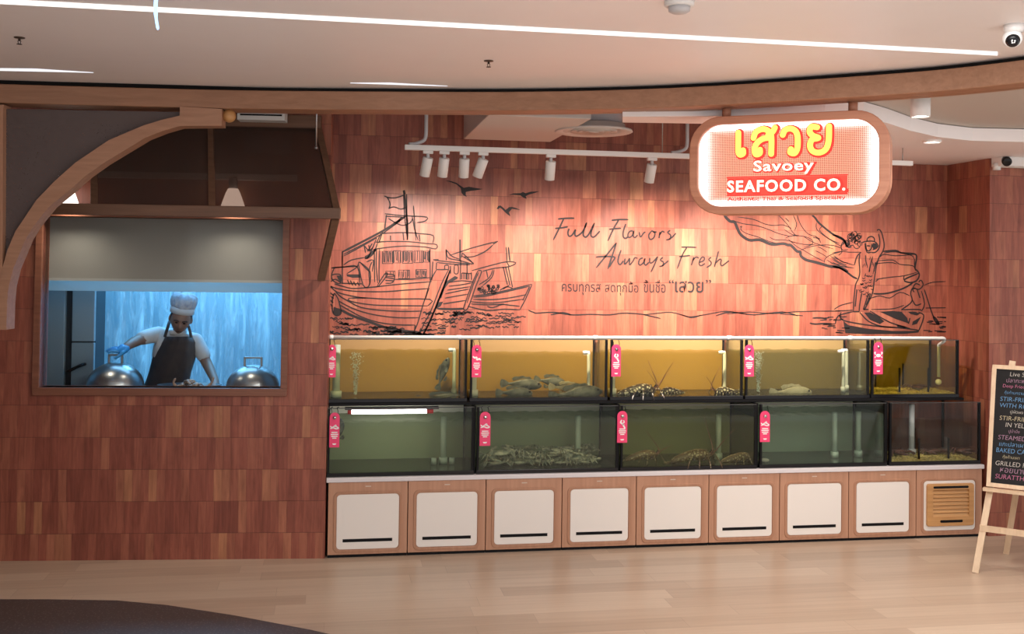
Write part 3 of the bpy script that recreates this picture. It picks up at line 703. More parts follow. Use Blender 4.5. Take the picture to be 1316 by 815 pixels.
def tank(label, px0, px1, pyr, row, water, wl, back=None, pipe=None, bub=None, pcol=None, group=None):
    Y = YL if row == 'L' else YU; Yb = YM-.045
    z0, z1 = (LEDGE+.001, 1.066) if row == 'L' else (1.094, 1.556)
    x0, x1 = PY(px0, pyr, Y).x, PY(px1, pyr, Y).x
    t = thing('fish_tank', label, 'aquarium', ((x0+x1)/2, Y, z0), group or ('lower row of fish tanks' if row == 'L' else 'upper row of fish tanks'))
    g = .006
    MB().box(x0, x1, Y, Y+g, z0+.028, z1).build('front_glass', GLASS, t)
    MB().box(x0, x1, Yb-g, Yb, z0+.028, z1).build('back_glass', GLASS, t)
    MB().box(x0, x0+g, Y+g, Yb-g, z0+.028, z1).build('side_glass', GLASS, t)
    MB().box(x1-g, x1, Y+g, Yb-g, z0+.028, z1).build('side_glass', GLASS, t)
    MB().box(x0-.004, x1+.004, Y-.003, Yb+.003, z0, z0+.028).build('base_tray', BLACKG, t, bevel=.002)
    for xx in (x0, x1-.014):
        MB().box(xx-.001, xx+.015, Y-.002, Y+.022, z0+.028, z1).build('corner_seal', BLACK, t)
    for xx in (x0, x1-.012): MB().box(xx, xx+.012, Yb-.03, Yb-.006, z0+.028, z1).build('back_seal', BLACK, t)
    m = MB(); m.box(x0+.001, x1-.001, Y-.001, Y+.008, z1, z1+.005).build('rim', RIM, t); MB().box(x0+.001, x1-.001, Yb-.008, Yb, z1, z1+.005).build('rim', RIM, t)
    if back: MB().box(x0+.008, x1-.008, Yb-.012, Yb-.0065, z0+.03, z1-.004).build('back_panel', back, t)
    # water with a faintly rippled surface
    zt = z1-(z1-z0)*wl; e = .002; nx, ny = 26, 6
    vs = []; xs = [x0+g+e+(x1-x0-2*g-2*e)*i/nx for i in range(nx+1)]; ys = [Y+g+e+(Yb-Y-.03)*j/ny for j in range(ny+1)]
    for yy in ys:
        for xx in xs: vs.append((xx, yy, zt+.003*math.sin(xx*37+yy*11)+.002*math.sin(xx*83-yy*29)))
    fs = [(j*(nx+1)+i, j*(nx+1)+i+1, (j+1)*(nx+1)+i+1, (j+1)*(nx+1)+i) for j in range(ny) for i in range(nx)]
    o0 = len(vs); loop = [i for i in range(nx+1)]+[j*(nx+1)+nx for j in range(1, ny+1)]+[ny*(nx+1)+i for i in range(nx-1, -1, -1)]+[j*(nx+1) for j in range(ny-1, 0, -1)]
    for i in loop: q = vs[i]; vs.append((q[0], q[1], z0+.030))
    L = len(loop)
    for k in range(L): fs.append((loop[k], loop[(k+1) % L], o0+(k+1) % L, o0+k))
    fs.append(tuple(o0+k for k in range(L)))
    MB().add(vs, fs).build('water', water, t)
    for pp in (pipe or []):
        xx = x0+(x1-x0)*pp[0]; yy = Y+(Yb-Y)*pp[1]; top_ = z0+(z1-z0)*pp[2]; r = pp[3]
        m = MB()
        if len(pp) > 4: m.tube(smoothpath([(xx, yy, z0+.03), (xx, yy, top_-.03), (xx-.012, yy, top_), (xx-.045, yy, top_)], 4), r, 12)
        else: m.tube([(xx, yy, z0+.03), (xx, yy, top_)], r, 14)
        m.tube([(xx, yy, z0+.03), (xx, yy, z0+.075)], r*1.5, 14)
        m.build('standpipe', pcol or PVC, t)
    if bub:
        bx, bw = x0+(x1-x0)*bub[0], bub[1]; m = MB(); rr = random.Random(int(px0))
        for i in range(420):
            f = rr.random(); s = bw*(.28+.72*f**1.5); zz = z0+.04+(zt-z0-.045)*f
            q = rr.gauss(0, .42); r = rr.uniform(.002, .0045)
            m.ell((bx+s*q, Y+.16+s*rr.gauss(0, .4), zz), (r, r, r), 6, 4)
        m.build('bubble_column', M('air_bubbles', (.62, .70, .68), .25), t)['kind'] = 'stuff'
    return t, x0, x1, Y, Yb, z0, zt
T = {}
T['U1'] = tank('leftmost upper fish tank with amber water, bubbles and a dark mottled fish', 421.5, 600, 480, 'U', W_UP, .22, OCHRE, pipe=[(.93, .5, .80, .014, 1), (.06, .25, .9, .028)], bub=(.20, .055), pcol=PVCG)
T['U2'] = tank('upper fish tank of amber water holding five large grey groupers', 604.5, 780.5, 480, 'U', W_UP, .26, OCHRE, pipe=[(.90, .4, .76, .014, 1), (.04, .3, .55, .024)])
T['U3'] = tank('upper fish tank of amber water holding spotted lobsters', 785, 954.5, 480, 'U', W_UP, .23, OCHRE, pipe=[(.92, .4, .76, .014, 1), (.05, .35, .8, .022)])
T['U4'] = tank('upper fish tank of brownish water with one pale fish on the bottom', 958.5, 1117, 480, 'U', W_UP4, .22, OCHRED, pipe=[(.86, .35, .78, .013, 1), (.94, .6, .78, .014, 1)], bub=(.165, .055), pcol=PVC)
T['U5'] = tank('small rightmost upper tank of dark amber water with gravel and dividers', 1120.5, 1232, 475, 'U', W_UP5, .12, OCHRE5)
T['L1'] = tank('leftmost lower tank of murky green water under a lit tube lamp', 421, 608.5, 570, 'L', W_LO, .21, BACKG, [(.82, .55, .78, .022), (.75, .5, .12, .014), (.88, .5, .12, .014)], pcol=PVCG)
T['L2'] = tank('lower tank of murky green water with a heap of crabs on its floor', 613, 794, 570, 'L', W_LO, .21, BACKG, [(.77, .5, .78, .024)], pcol=PVCG)
T['L3'] = tank('lower tank of murky brownish water holding three lobsters', 798, 972, 570, 'L', W_LO3, .20, BACKD, [(.81, .5, .78, .022)], pcol=PVCG)
T['L4'] = tank('lower tank of pale green water with two standpipes and no animals', 977, 1139, 565, 'L', W_LO4, .18, BACKG, [(.70, .45, .80, .022), (.91, .5, .80, .022)], pcol=PVCG)
T['L5'] = tank('small rightmost lower tank of clear water with gravel, dividers and crabs', 1143.5, 1260, 560, 'L', W_CLR, .40, None, [(.46, .55, .90, .022)])
# steel rack that carries the upper row
rk = thing('tank_rack', 'black rack shelf that carries the upper row of fish tanks', 'rack', (2.5, YF+.3, LEDGE))
MB().box(CX0, PY(1236, 515, YU).x, YU-.03, YM-.03, 1.074, 1.0935).build('shelf', BLACK, rk, bevel=.002)
for px in (610.7, 796, 974.5, 1141.2):
    xx = PY(px, 570, YL).x; MB().box(xx-.006, xx+.006, YL+.02, YM-.06, LEDGE+.001, 1.074).build('post', BLACK, rk)
# gravel, dividers in the two small tanks
GRV = noisy('yellow_gravel', (.30, .22, .05), (.62, .50, .16), 45, .6)
def gravel(key, label):
    t_, x0, x1, Y, Yb, z0, zt = T[key]; m = MB(); rr = random.Random(5)
    for i in range(700):
        r = rr.uniform(.005, .010); m.ell((rr.uniform(x0+.03, x1-.03), Y+.02+(Yb-Y-.06)*rr.random()**1.5, z0+.034+rr.uniform(0, .008)), (r*1.4, r, r*.7), 6, 4, None, Matrix.Rotation(rr.uniform(0, 3), 3, 'Z'))
    m.box(x0+.02, x1-.02, Y+.012, Yb-.03, z0+.0295, z0+.034)
    o = tag(m.build('gravel', GRV), label, 'gravel', None, 'stuff'); return o
gravel('U5', 'yellow gravel on the floor of the small upper right tank'); gravel('L5', 'yellow gravel on the floor of the small lower right tank')
for key, pxs, z_hi, pyb in (('U5', (1157.5, 1194.5), .24, 480), ('L5', (1182.5, 1220.5), .21, 560)):
    t_, x0, x1, Y, Yb, z0, zt = T[key]
    for px in pxs:
        xx = PY(px, pyb, Y).x
        d = MB().box(xx-.003, xx+.003, Y+.02, Yb-.03, z0+.045, z0+z_hi).build('divider', GLASS, t_)
        MB().box(xx-.007, xx+.007, Y+.012, Y+.02, z0+.045, z0+z_hi).box(xx-.005, xx+.005, Yb-.03, Yb-.022, z0+.045, z0+z_hi).build('divider_edge', BLACK, d)
x_ = T['U5'][2]-.115; y_ = YU+.22
# pvc air pipe along the top of the upper tanks, elbow down into the last one
zp = 1.574; pi_ = thing('air_pipe', 'white plastic pipe lying along the top of the upper fish tanks', 'pipe', (2.5, YU+.01, zp))
xe = PY(1215, 437, YU).x
MB().tube(smoothpath([(-.01, YU+.01, zp), (1, YU+.01, zp), (3, YU+.01, zp), (xe-.03, YU+.01, zp)], 1)+smoothpath([(xe-.02, YU+.01, zp), (xe, YU+.014, zp-.006), (xe+.004, YU+.03, zp-.03), (xe+.004, YU+.10, zp-.06)], 3)[1:]+[V((xe+.004, YU+.10, 1.25))], .0125, 12).build('pipe_run', PVC, pi_)
for px in (425, 590, 766, 938, 1094): 
    xx = PY(px, 435, YU).x; MB().tube([(xx-.018, YU+.01, zp), (xx+.018, YU+.01, zp)], .0165, 12).build('coupling', PVC, pi_)
MB().ell((PY(1206, 491, YU+.1).x, YU+.10, PY(1206, 491, YU+.1).z), (.026, .02, .024), 14, 10).tube([(xe+.004, YU+.10, 1.27), (PY(1206, 491, YU+.1).x, YU+.10, 1.262)], .01).build('valve', WHITE, pi_)
# the tube lamp in the first lower tank
_, x0, x1, Y, Yb, z0, zt = T['L1']
lt = thing('tube_lamp', 'lit white tube lamp with red ends over the leftmost lower tank', 'lamp', (x0+.45, Y+.2, 1.02))
xa, xb = PY(452, 532, Y+.15).x, PY(548, 530, Y+.15).x
MB().box(xa-.05, xb+.09, Y+.12, Y+.18, 1.040, 1.056).build('housing', M('dark_lamp_housing', (.05, .03, .03), .4), lt)
MB().tube([(xa, Y+.15, 1.022), (xb, Y+.15, 1.022)], .016, 14).build('tube', emis('lit_tube', (1, .93, .90), 12), lt)
for q in ((xa-.03, xa), (xb, xb+.05)): MB().tube([(q[0], Y+.15, 1.022), (q[1], Y+.15, 1.022)], .018, 14).build('end_cap', M('red_cap', (.55, .03, .03), .3), lt)

# ---- pink hanging tags
def tag_plate(px0, px1, py0, py1, Y, label, icon):
    a = PY(px0, py1, Y); b = PY(px1, py0, Y); x0, x1, z0, z1 = a.x, b.x, a.z, b.z; wd = x1-x0; Y0 = Y-.006
    t = thing('hanging_tag', label, 'tag', ((x0+x1)/2, Y, z0), 'pink tags on the fish tanks')
    o = [(x0, z0), (x1, z0)]+[((x0+x1)/2+wd/2*math.cos(R(k*15)), z1-wd/2+wd/2*math.sin(R(k*15))) for k in range(13)]
    pl = MB().flat(o, Y0-.004, Y0).build('tag_plate', PINK, t, bevel=.001)
    cx = (x0+x1)/2; H = z1-z0
    MB().lathe([(.0125, 0), (.0125, .006), (.006, .008)], (cx, Y0-.012, z1-wd*.5), 14, axis='y').build('stud', CHROME, t)
    m = MB(); zc = z0+H*.58; yy = Y0-.0052; s = wd
    def rb(pts, w_): m.ribbon([(cx+s*p[0], yy, zc+s*p[1]) for p in smoothpath([V((p[0], 0, p[1])) for p in pts], 3)] if False else [(cx+s*q.x, yy, zc+s*q.z) for q in smoothpath([V((p[0], 0, p[1])) for p in pts], 3)], w_)
    if icon == 'fish': rb([(-.42, .12), (-.25, -.02), (0, .10), (.25, .02), (.40, -.10), (.15, -.16), (-.1, -.06), (-.42, -.14)], .008); rb([(-.05, .10), (.12, .22), (.2, .06)], .006)
    elif icon == 'pair': rb([(-.42, .22), (-.2, .05), (-.05, .12), (.05, -.02)], .012); rb([(-.08, -.1), (.12, -.12), (.25, -.02), (.42, -.18)], .012)
    elif icon == 'lobster': rb([(-.05, .42), (-.18, .18), (.02, .05), (.12, -.15), (.28, -.38)], .011); rb([(.1, .4), (.18, .2), (.02, .08)], .009); rb([(-.1, .0), (.2, -.05)], .006)
    else: m.ell((cx, yy, zc), (wd*.26, .0008, wd*.17), 16, 8); rb([(-.3, .1), (-.42, .28), (-.28, .34)], .009); rb([(.3, .1), (.42, .28), (.28, .34)], .009); rb([(-.3, -.1), (-.42, -.22)], .007); rb([(.3, -.1), (.42, -.22)], .007)
    zc2 = z0+H*.36
    for dz, hw in ((.018, .30), (.004, .36), (-.010, .32), (-.023, .2)): m.box(cx-wd*hw, cx+wd*hw, yy-.0004, yy+.0004, zc2+dz-.004, zc2+dz+.0035)
    m.flat([(cx-wd*.2, z0+H*.115), (cx+wd*.2, z0+H*.115), (cx+wd*.12, z0+H*.075), (cx-wd*.12, z0+H*.075)], yy-.0004, yy+.0004)
    m.build('white_print', WHITEM, t)
    m = MB()
    for dx in (-.3, .32): 
        m.tube(smoothpath([(cx+wd*dx, Y0+.004, z1-.03), (cx+wd*dx, Y0-.002, z1+.01), (cx+wd*dx-.006, Y0+.004, z1+.032), (cx+wd*dx+.008, Y0+.018, z1+.036)], 3), .0025, 5)
    m.build('hook', BLACK, t)
UT = [(420.5, 432, 443, 485, 'fish', 'leftmost tank of the upper row'), (606, 618.8, 443, 485, 'pair', 'upper tank of grey groupers'), (785.3, 797.8, 442.5, 484, 'lobster', 'upper tank of spotted lobsters'), (956, 968.5, 443, 484, 'fish', 'upper tank with the pale fish'), (1122, 1134, 439.5, 481, 'crab', 'small rightmost upper tank')]
for a in UT: tag_plate(*a[:4], YU, 'pink rounded tag with white print hanging on the '+a[5], a[4])
for a in [(423, 436.7, 530, 575, 'fish', 'leftmost tank of the lower row'), (616, 630.4, 529, 573, 'fish', 'lower tank heaped with crabs'), (792.6, 806, 528, 569, 'lobster', 'lower tank with three lobsters'), (976, 989, 528, 568, 'fish', 'lower tank without animals')]:
    tag_plate(*a[:4], YL, 'pink rounded tag with white print hanging on the '+a[5], a[4])

# ================================================================== sea animals
def scales(name, c0, c1, sc):
    m = M(name, rough=.35); t = NT(m); v = t.noise(t.coord(), sc, 4, .65); t.link(t.ramp(v, [(.35, c0), (.6, c1)]), t.b.inputs['Base Color']); return m
FISHG = scales('grey_grouper_skin', (.03, .033, .033), (.135, .14, .135), 24)
FISHD = scales('dark_mottled_fish_skin', (.012, .015, .018), (.10, .115, .12), 26)
FISHP = scales('pale_fish_skin', (.42, .36, .24), (.62, .55, .40), 18)
EYEM = M('fish_eye', (.01, .01, .01), .1)
def fish(px0, px1, pyc, hpx, Y, label, mat, fac=1, tilt=0.0, group=None):
    """fish lying along x; fac=1 snout to the right"""
    a, b = PY(px0, pyc, Y), PY(px1, pyc, Y); L = b.x-a.x; c = (a+b)/2; Hh = hpx/(px1-px0)*L
    t = thing('fish', label, 'fish', c, group)
    RT = Matrix.Rotation(tilt, 3, 'Y')
    def W(u, v, z): q = RT @ V(((u-.5)*L*fac, v, z)); return c+q
    st = [(.0, .10, 0), (.10, .12, 0), (.2, .2, 0), (.35, .37, .01), (.5, .47, .02), (.65, .5, .02), (.78, .44, .01), (.88, .32, -.01), (.95, .19, -.02), (.99, .08, -.03)]
    vs, fs = [], []; n = 14
    for u, h, o_ in st:
        for k in range(n):
            th = 2*math.pi*k/n; vs.append(W(.16+u*.84, .30*Hh*h*2*.62*math.cos(th), Hh*(o_+h*.86*math.sin(th)*.92)))
    for i in range(len(st)-1):
        for k in range(n): fs.append((i*n+k, i*n+(k+1) % n, (i+1)*n+(k+1) % n, (i+1)*n+k))
    fs += [tuple(range(n)), tuple(range((len(st)-1)*n, len(st)*n))]
    MB().add(vs, fs, True).build('fish_body', mat, t, sub=1)
    def fin(pts, nm):
        q = [W(u, -.002, Hh*z) for u, z in pts]; return MB().extr(q, (0, .005, 0)).build(nm, mat, t)
    fin([(.20, .07), (.12, .22), (.02, .30), (-.01, .1), (-.01, -.12), (.03, -.30), (.12, -.22), (.20, -.07)], 'tail_fin')
    fin([(.74, .40), (.68, .54), (.60, .50), (.52, .58), (.42, .50), (.33, .50), (.26, .36), (.30, .18), (.5, .38)], 'dorsal_fin')
    fin([(.48, -.36), (.40, -.50), (.31, -.46), (.30, -.2)], 'anal_fin')
    q = [W(.72, -.20*Hh-.006, Hh*-.08), W(.60, -.26*Hh-.01, Hh*-.02), W(.55, -.28*Hh-.012, Hh*-.18), W(.62, -.25*Hh-.01, Hh*-.30), W(.71, -.2*Hh-.006, Hh*-.2)]
    MB().extr(q, (0, .004, 0)).build('pectoral_fin', mat, t)
    for s in (-1, 1): MB().ell(W(.90, s*.16*Hh, Hh*.10), (.0085, .005, .0085), 10, 6).build('eye', EYEM, t)
    return t
fish(534, 597, 511.5, 15, YU+.16, 'dark mottled fish lying on the floor of the leftmost upper tank', FISHD)
fish(547, 591, 480, 15, YU+.30, 'dark mottled fish rising steeply in the leftmost upper tank', FISHD, 1, -1.25)
fish(637, 685, 505, 18, YU+.13, 'grey grouper lowest on the left side of the upper grouper tank', FISHG, 1, .02, )
fish(643, 697, 494, 19, YU+.24, 'grey grouper resting above another at the left of the upper tank', FISHG, 1, .06)
fish(686, 730, 491, 18, YU+.27, 'grey grouper in the middle of the upper tank, dark back highest', FISHG, 1, .16)
fish(705, 752, 499, 16, YU+.20, 'pale-backed grouper half hidden behind the front right grouper', FISHP, 1, .1)
fish(705, 775, 506, 23, YU+.09, 'largest grey grouper, at the right front of the upper tank', FISHG, 1, -.10)
fish(989, 1044, 504, 18, YU+.13, 'pale beige fish lying in the upper tank beside a bubble column', FISHP)
fish(414, 452, 556, 22, YL+.14, 'dark fish hovering upright behind the tag of the leftmost lower tank', FISHD, 1, -1.35)

def spots(name, c0, c1, sc, th):
    m = M(name, rough=.35); t = NT(m); v = t.add('ShaderNodeTexVoronoi'); v.inputs['Scale'].default_value = sc; t.link(t.coord(), v.inputs['Vector'])
    t.link(t.mix(t.math('LESS_THAN', v.outputs['Distance'], th), c0, c1), t.b.inputs['Base Color']); return m
LOB = spots('spotted_lobster_shell', (.055, .04, .035), (.70, .66, .60), 42, .40)
LOB2 = spots('brown_lobster_shell', (.14, .085, .04), (.48, .40, .25), 48, .32)
ANT = M('lobster_antenna_shell', (.22, .09, .06), .4)
def lobster(px0, px1, pyb, Y, label, mat, fac, seed, reach=1.45, ants=True):
    a, b = PY(px0, pyb, Y), PY(px1, pyb, Y); L = (b.x-a.x); c = (a+b)/2; rr = random.Random(seed); t = thing('lobster', label, 'lobster', c)
    def W(u, v, z): return c+V(((u-.5)*L*fac, v*L, z*L))
    st = [(.0, .05, .09), (.10, .08, .12), (.22, .10, .16), (.34, .115, .19), (.44, .12, .21), (.52, .13, .225), (.62, .145, .23), (.74, .14, .22), (.84, .11, .205), (.92, .06, .19)]
    vs, fs = [], []; n = 14
    for i, (u, r, z) in enumerate(st):
        rr_ = r*(1.06 if i % 2 else .98)
        for k in range(n): th = 2*math.pi*k/n; vs.append(W(u, rr_*math.cos(th), z+rr_*.95*math.sin(th)))
    for i in range(len(st)-1):
        for k in range(n): fs.append((i*n+k, i*n+(k+1) % n, (i+1)*n+(k+1) % n, (i+1)*n+k))
    fs += [tuple(range(n)), tuple(range((len(st)-1)*n, len(st)*n))]
    MB().add(vs, fs, True).build('lobster_shell', mat, t, sub=1)
    m = MB()
    for k in range(-2, 3):
        an = k*.35; q = [W(.02, 0, .08), W(-.12*math.cos(an)-.02, .16*math.sin(an)-.03, .06), W(-.17*math.cos(an), .16*math.sin(an), .03), W(-.10, .16*math.sin(an)+.03, .05)]
        m.extr(q, (0, 0, .006))
    m.build('tail_fan', mat, t)
    for s in (-1, 1):
        for k in range(4):
            u = .50+.10*k; sp = (k-1.5)*.14
            MB().tube([W(u, s*.10, .14), W(u+sp*.5, s*.26, .24+.02*k), W(u+sp, s*.36, .10), W(u+sp*1.15, s*.38, .0)], [.018*L, .016*L, .012*L, .006*L], 6).build('leg', mat, t)
    if ants:
        for s in (-1, 1):
            tip = (rr.uniform(reach-.2, reach), s*.25, rr.uniform(.45, .95)) if s < 0 else (rr.uniform(.5, .9), .2, rr.uniform(.8, 1.1))
            m = MB(); m.tube(smoothpath([W(.90, s*.05, .24), W(1.0, s*.10, .34), W((1+tip[0])/2, s*.18, (.4+tip[2])/2), W(*tip)], 4), [.020*L]*4+[.012*L]*4+[.007*L]*4+[.004*L], 6); m.build('antenna', ANT, t)
    m = MB()
    for s in (-1, 1): m.tube([W(.90, s*.05, .25), W(.95, s*.06, .31)], .012*L, 6); m.ell(W(.955, s*.06, .32), (.016*L,)*3, 8, 6)
    m.build('eyestalk', EYEM, t)
    return t
lobster(792, 846, 513, YU+.12, 'white-spotted dark lobster at the left of the upper lobster tank', LOB, 1, 1)
lobster(845, 884, 512, YU+.22, 'smaller spotted lobster in the middle of the upper lobster tank', LOB, -1, 2)
lobster(915, 954, 512, YU+.13, 'white-spotted lobster crouching at the right of the upper lobster tank', LOB, -1, 3)
lobster(803, 848, 595, YL+.15, 'brown lobster at the left of the murky lower tank', LOB2, 1, 4)
lobster(862, 918, 598, YL+.13, 'brown lobster in the middle of the murky lower tank', LOB2, 1, 5)
lobster(926, 970, 598, YL+.14, 'brown lobster at the right of the murky lower tank', LOB2, 1, 6, 1.0)

def crab_mesh(L, mat, name='crab'):
    m = MB(); m.ell((0, 0, .17*L), (.5*L, .32*L, .15*L), 16, 8, lambda q: V((q.x*(1+.15*(1-abs(q.y))), q.y, q.z)))
    for s in (-1, 1):
        for k in range(4):
            y = (-.10+.12*k)*L; sp = (k-1.2)*.16*L
            m.tube([(s*.38*L, y, .15*L), (s*.62*L, y+sp*.6, .30*L), (s*.82*L, y+sp*1.2, .08*L), (s*.90*L, y+sp*1.4, 0)], [.045*L, .045*L, .032*L, .012*L], 6)
        m.tube([(s*.34*L, -.22*L, .15*L), (s*.62*L, -.42*L, .20*L), (s*.50*L, -.70*L, .18*L)], [.06*L, .075*L, .06*L], 7)
        m.tube([(s*.50*L, -.68*L, .18*L), (s*.36*L, -.92*L, .18*L), (s*.22*L, -1.05*L, .17*L)], [.10*L, .075*L, .015*L], 7)
        m.tube([(s*.46*L, -.74*L, .14*L), (s*.28*L, -.92*L, .13*L), (s*.18*L, -1.02*L, .15*L)], [.05*L, .04*L, .012*L], 6)
        m.ell((s*.10*L, -.33*L, .22*L), (.03*L,)*3, 6, 5)
    return m
CRABB = noisy('blue_green_crab_shell', (.14, .18, .15), (.66, .62, .46), 26, .4)
CRABM = noisy('brown_mud_crab_shell', (.055, .025, .018), (.17, .07, .045), 26, .4)
_, x0, x1, Y, Yb, z0, zt = T['L2']
cr = crab_mesh(.115, CRABB).build('crab', CRABB)
tag(cr, 'blue-green crab in the heap on the floor of the lower crab tank', 'crab', 'crabs heaped in the lower tank')
rr = random.Random(11); first = True; nC = 0
for lay, cnt in ((0, 14), (1, 12), (2, 6)):
    for i in range(cnt):
        o = cr if first else cr.copy()
        if not first: C.objects.link(o)
        first = False
        xx = x0+.135+(x1-x0-.27)*((i+.5)/cnt)+rr.uniform(-.02, .02); yy = Y+.17+.08*(i % 3)+rr.uniform(-.015, .015)
        o.location = (xx, yy, z0+.034+lay*.038); o.rotation_euler = (rr.uniform(-.25, .25)*(lay > 0), rr.uniform(-.2, .2)*(lay > 0), rr.uniform(0, 6.28)); s = rr.uniform(.85, 1.12); o.scale = (s, s, s)
def mudcrab(px, py, Y, L, label, rz, key='L5'):
    o = crab_mesh(L, CRABM).build('crab', CRABM); p = PY(px, py, Y)
    o.location = (p.x, Y, T[key][5]+.046); o.rotation_euler = (0, 0, rz); tag(o, label, 'crab')
mudcrab(1157, 590, YL+.20, .135, 'dark brown crab in the left compartment of the lower gravel tank', .3)
mudcrab(1202, 588, YL+.20, .13, 'dark brown crab in the middle compartment of the lower gravel tank', -.2)
mudcrab(1240, 588, YL+.20, .15, 'dark brown crab in the right compartment of the lower gravel tank', .1)
mudcrab(1180, 503, YU+.20, .115, 'reddish brown crab in the middle compartment of the upper gravel tank', .2, 'U5')
p = PY(983, 585, YL+.1); o = MB().ell((p.x, YL+.1, LEDGE+.045), (.035, .025, .016), 14, 8).build('shell', M('pale_shell', (.62, .55, .42), .5)); tag(o, 'pale shell on the floor of the lower tank without animals', 'shell')

# ================================================================== drawings and lettering on the mural wall
def drawing(name, label, cat, group=None, wdef=.006):
    m = MB()
    def go(org, sc):
        def pt(x, y): return PY(org[0]+x/sc, org[1]+y/sc, YM-.0022)
        def ln(pts, w_=wdef, s=3):
            w_ = w_*1.55
            q = [pt(x, y) for x, y in pts]; m.ribbon(smoothpath(q, s) if s > 1 else q, w_)
        def fill(pts): m.extr([pt(x, y) for x, y in pts], (0, .0012, 0))
        return ln, fill
    def done(): return tag(m.build(name, INK, normals=False), label, cat, group)
    return go, done, m
SA = 6.793
def hatch(ln, x0, x1, y0, y1, n, rr, w_=.004):
    for i in range(n):
        x = x0+(x1-x0)*(i+.5)/n+rr.uniform(-3, 3); ln([(x, y0+rr.uniform(0, 12)), (x+rr.uniform(-4, 4), y1-rr.uniform(0, 25))], w_, 1)
rr = random.Random(21)
go, done, _ = drawing('boat_drawing', 'black line drawing of a big fishing trawler on the left of the mural wall', 'wall drawing')
ln, fill = go((415, 320), SA)
for l in [[(100, 305), (160, 322), (250, 345), (360, 340), (470, 330), (600, 315), (760, 300), (950, 285)],
          [(65, 325), (120, 345), (240, 365), (380, 373), (560, 372), (740, 358), (930, 345)],
          [(230, 430), (225, 450), (300, 470), (450, 490), (640, 495), (915, 497)], [(230, 430), (380, 428), (560, 438), (935, 440), (915, 497)],
          [(70, 330), (115, 372), (200, 400), (330, 425), (380, 429)], [(115, 380), (160, 420), (230, 460), (330, 510), (500, 535), (700, 545), (865, 542)],
          [(140, 455), (200, 490), (300, 535), (450, 575), (650, 600), (840, 600)], [(150, 490), (220, 530), (330, 590), (480, 640), (650, 662), (805, 665)],
          [(993, 180), (943, 270), (903, 400), (870, 500), (830, 640), (798, 716)], [(993, 180), (1098, 180)], [(1098, 180), (1033, 310), (943, 540), (883, 650), (850, 735)],
          [(1113, 180), (1013, 440), (930, 640), (868, 757), (840, 742), (856, 690)], [(922, 350), (897, 430)], [(805, 665), (800, 716)],
          [(55, 375), (100, 410)], [(50, 400), (95, 432)], [(55, 440), (90, 470)], [(50, 470), (85, 500)], [(75, 325), (58, 352)],
          [(100, 385), (85, 430), (80, 500), (90, 560), (120, 583), (160, 560), (145, 480), (130, 430), (100, 385)],
          [(170, 50), (170, 300)], [(75, 165), (190, 157), (300, 155), (322, 300)], [(100, 165), (75, 230), (92, 280), (150, 302), (156, 230), (110, 220), (75, 230)],
          [(70, 285), (110, 265), (160, 300)], [(310, 130), (350, 315), (402, 322), (412, 200), (325, 118), (310, 130)], [(325, 118), (385, 180), (412, 200)], [(430, 110), (402, 190), (412, 310)], [(380, 115), (440, 98), (430, 200)],
          [(180, 140), (250, 97), (370, 75)], [(210, 215), (290, 165), (310, 130)], [(470, 330), (540, 218), (562, 226), (492, 318), (470, 330)], [(540, 220), (622, 228), (610, 292), (545, 300)], [(550, 250), (618, 258)], [(545, 275), (615, 280)],
          [(448, 0), (450, 120), (452, 290)], [(468, 0), (466, 150), (478, 300)], [(495, 0), (490, 190), (492, 290)], [(935, 0), (936, 270)], [(960, 110), (950, 270)], [(962, 95), (1010, 92)],
          [(620, 265), (780, 262), (945, 250)], [(160, 300), (340, 305)], [(230, 310), (215, 270)], [(260, 320), (240, 275)], [(290, 322), (268, 285)], [(320, 322), (300, 290)]]: ln(l)
ln([(155, 530), (250, 580), (400, 635), (560, 690), (700, 715), (850, 728)], .013)
ln([(1113, 180), (1013, 440), (930, 640), (868, 757)], .010)
fill([(96, 505), (150, 525), (162, 560), (120, 583), (90, 560)]); fill([(205, 222), (322, 222), (330, 250), (260, 252), (212, 240)]); fill([(118, 232), (158, 232), (155, 290), (135, 270)])
for x0, x1, y0, y1, n in ((520, 610, 20, 128, 9), (615, 680, 15, 122, 5), (695, 782, 18, 125, 9), (795, 872, 15, 120, 4), (880, 930, 15, 115, 6), (660, 756, 185, 258, 7), (810, 905, 180, 246, 10), (548, 630, 195, 240, 3)):
    ln([(x0, y0), (x1, y0), (x1, y1), (x0, y1), (x0, y0)], .005, 1); hatch(ln, x0, x1, y0, y1, n, rr)
ln, fill = go((415, 235), SA)
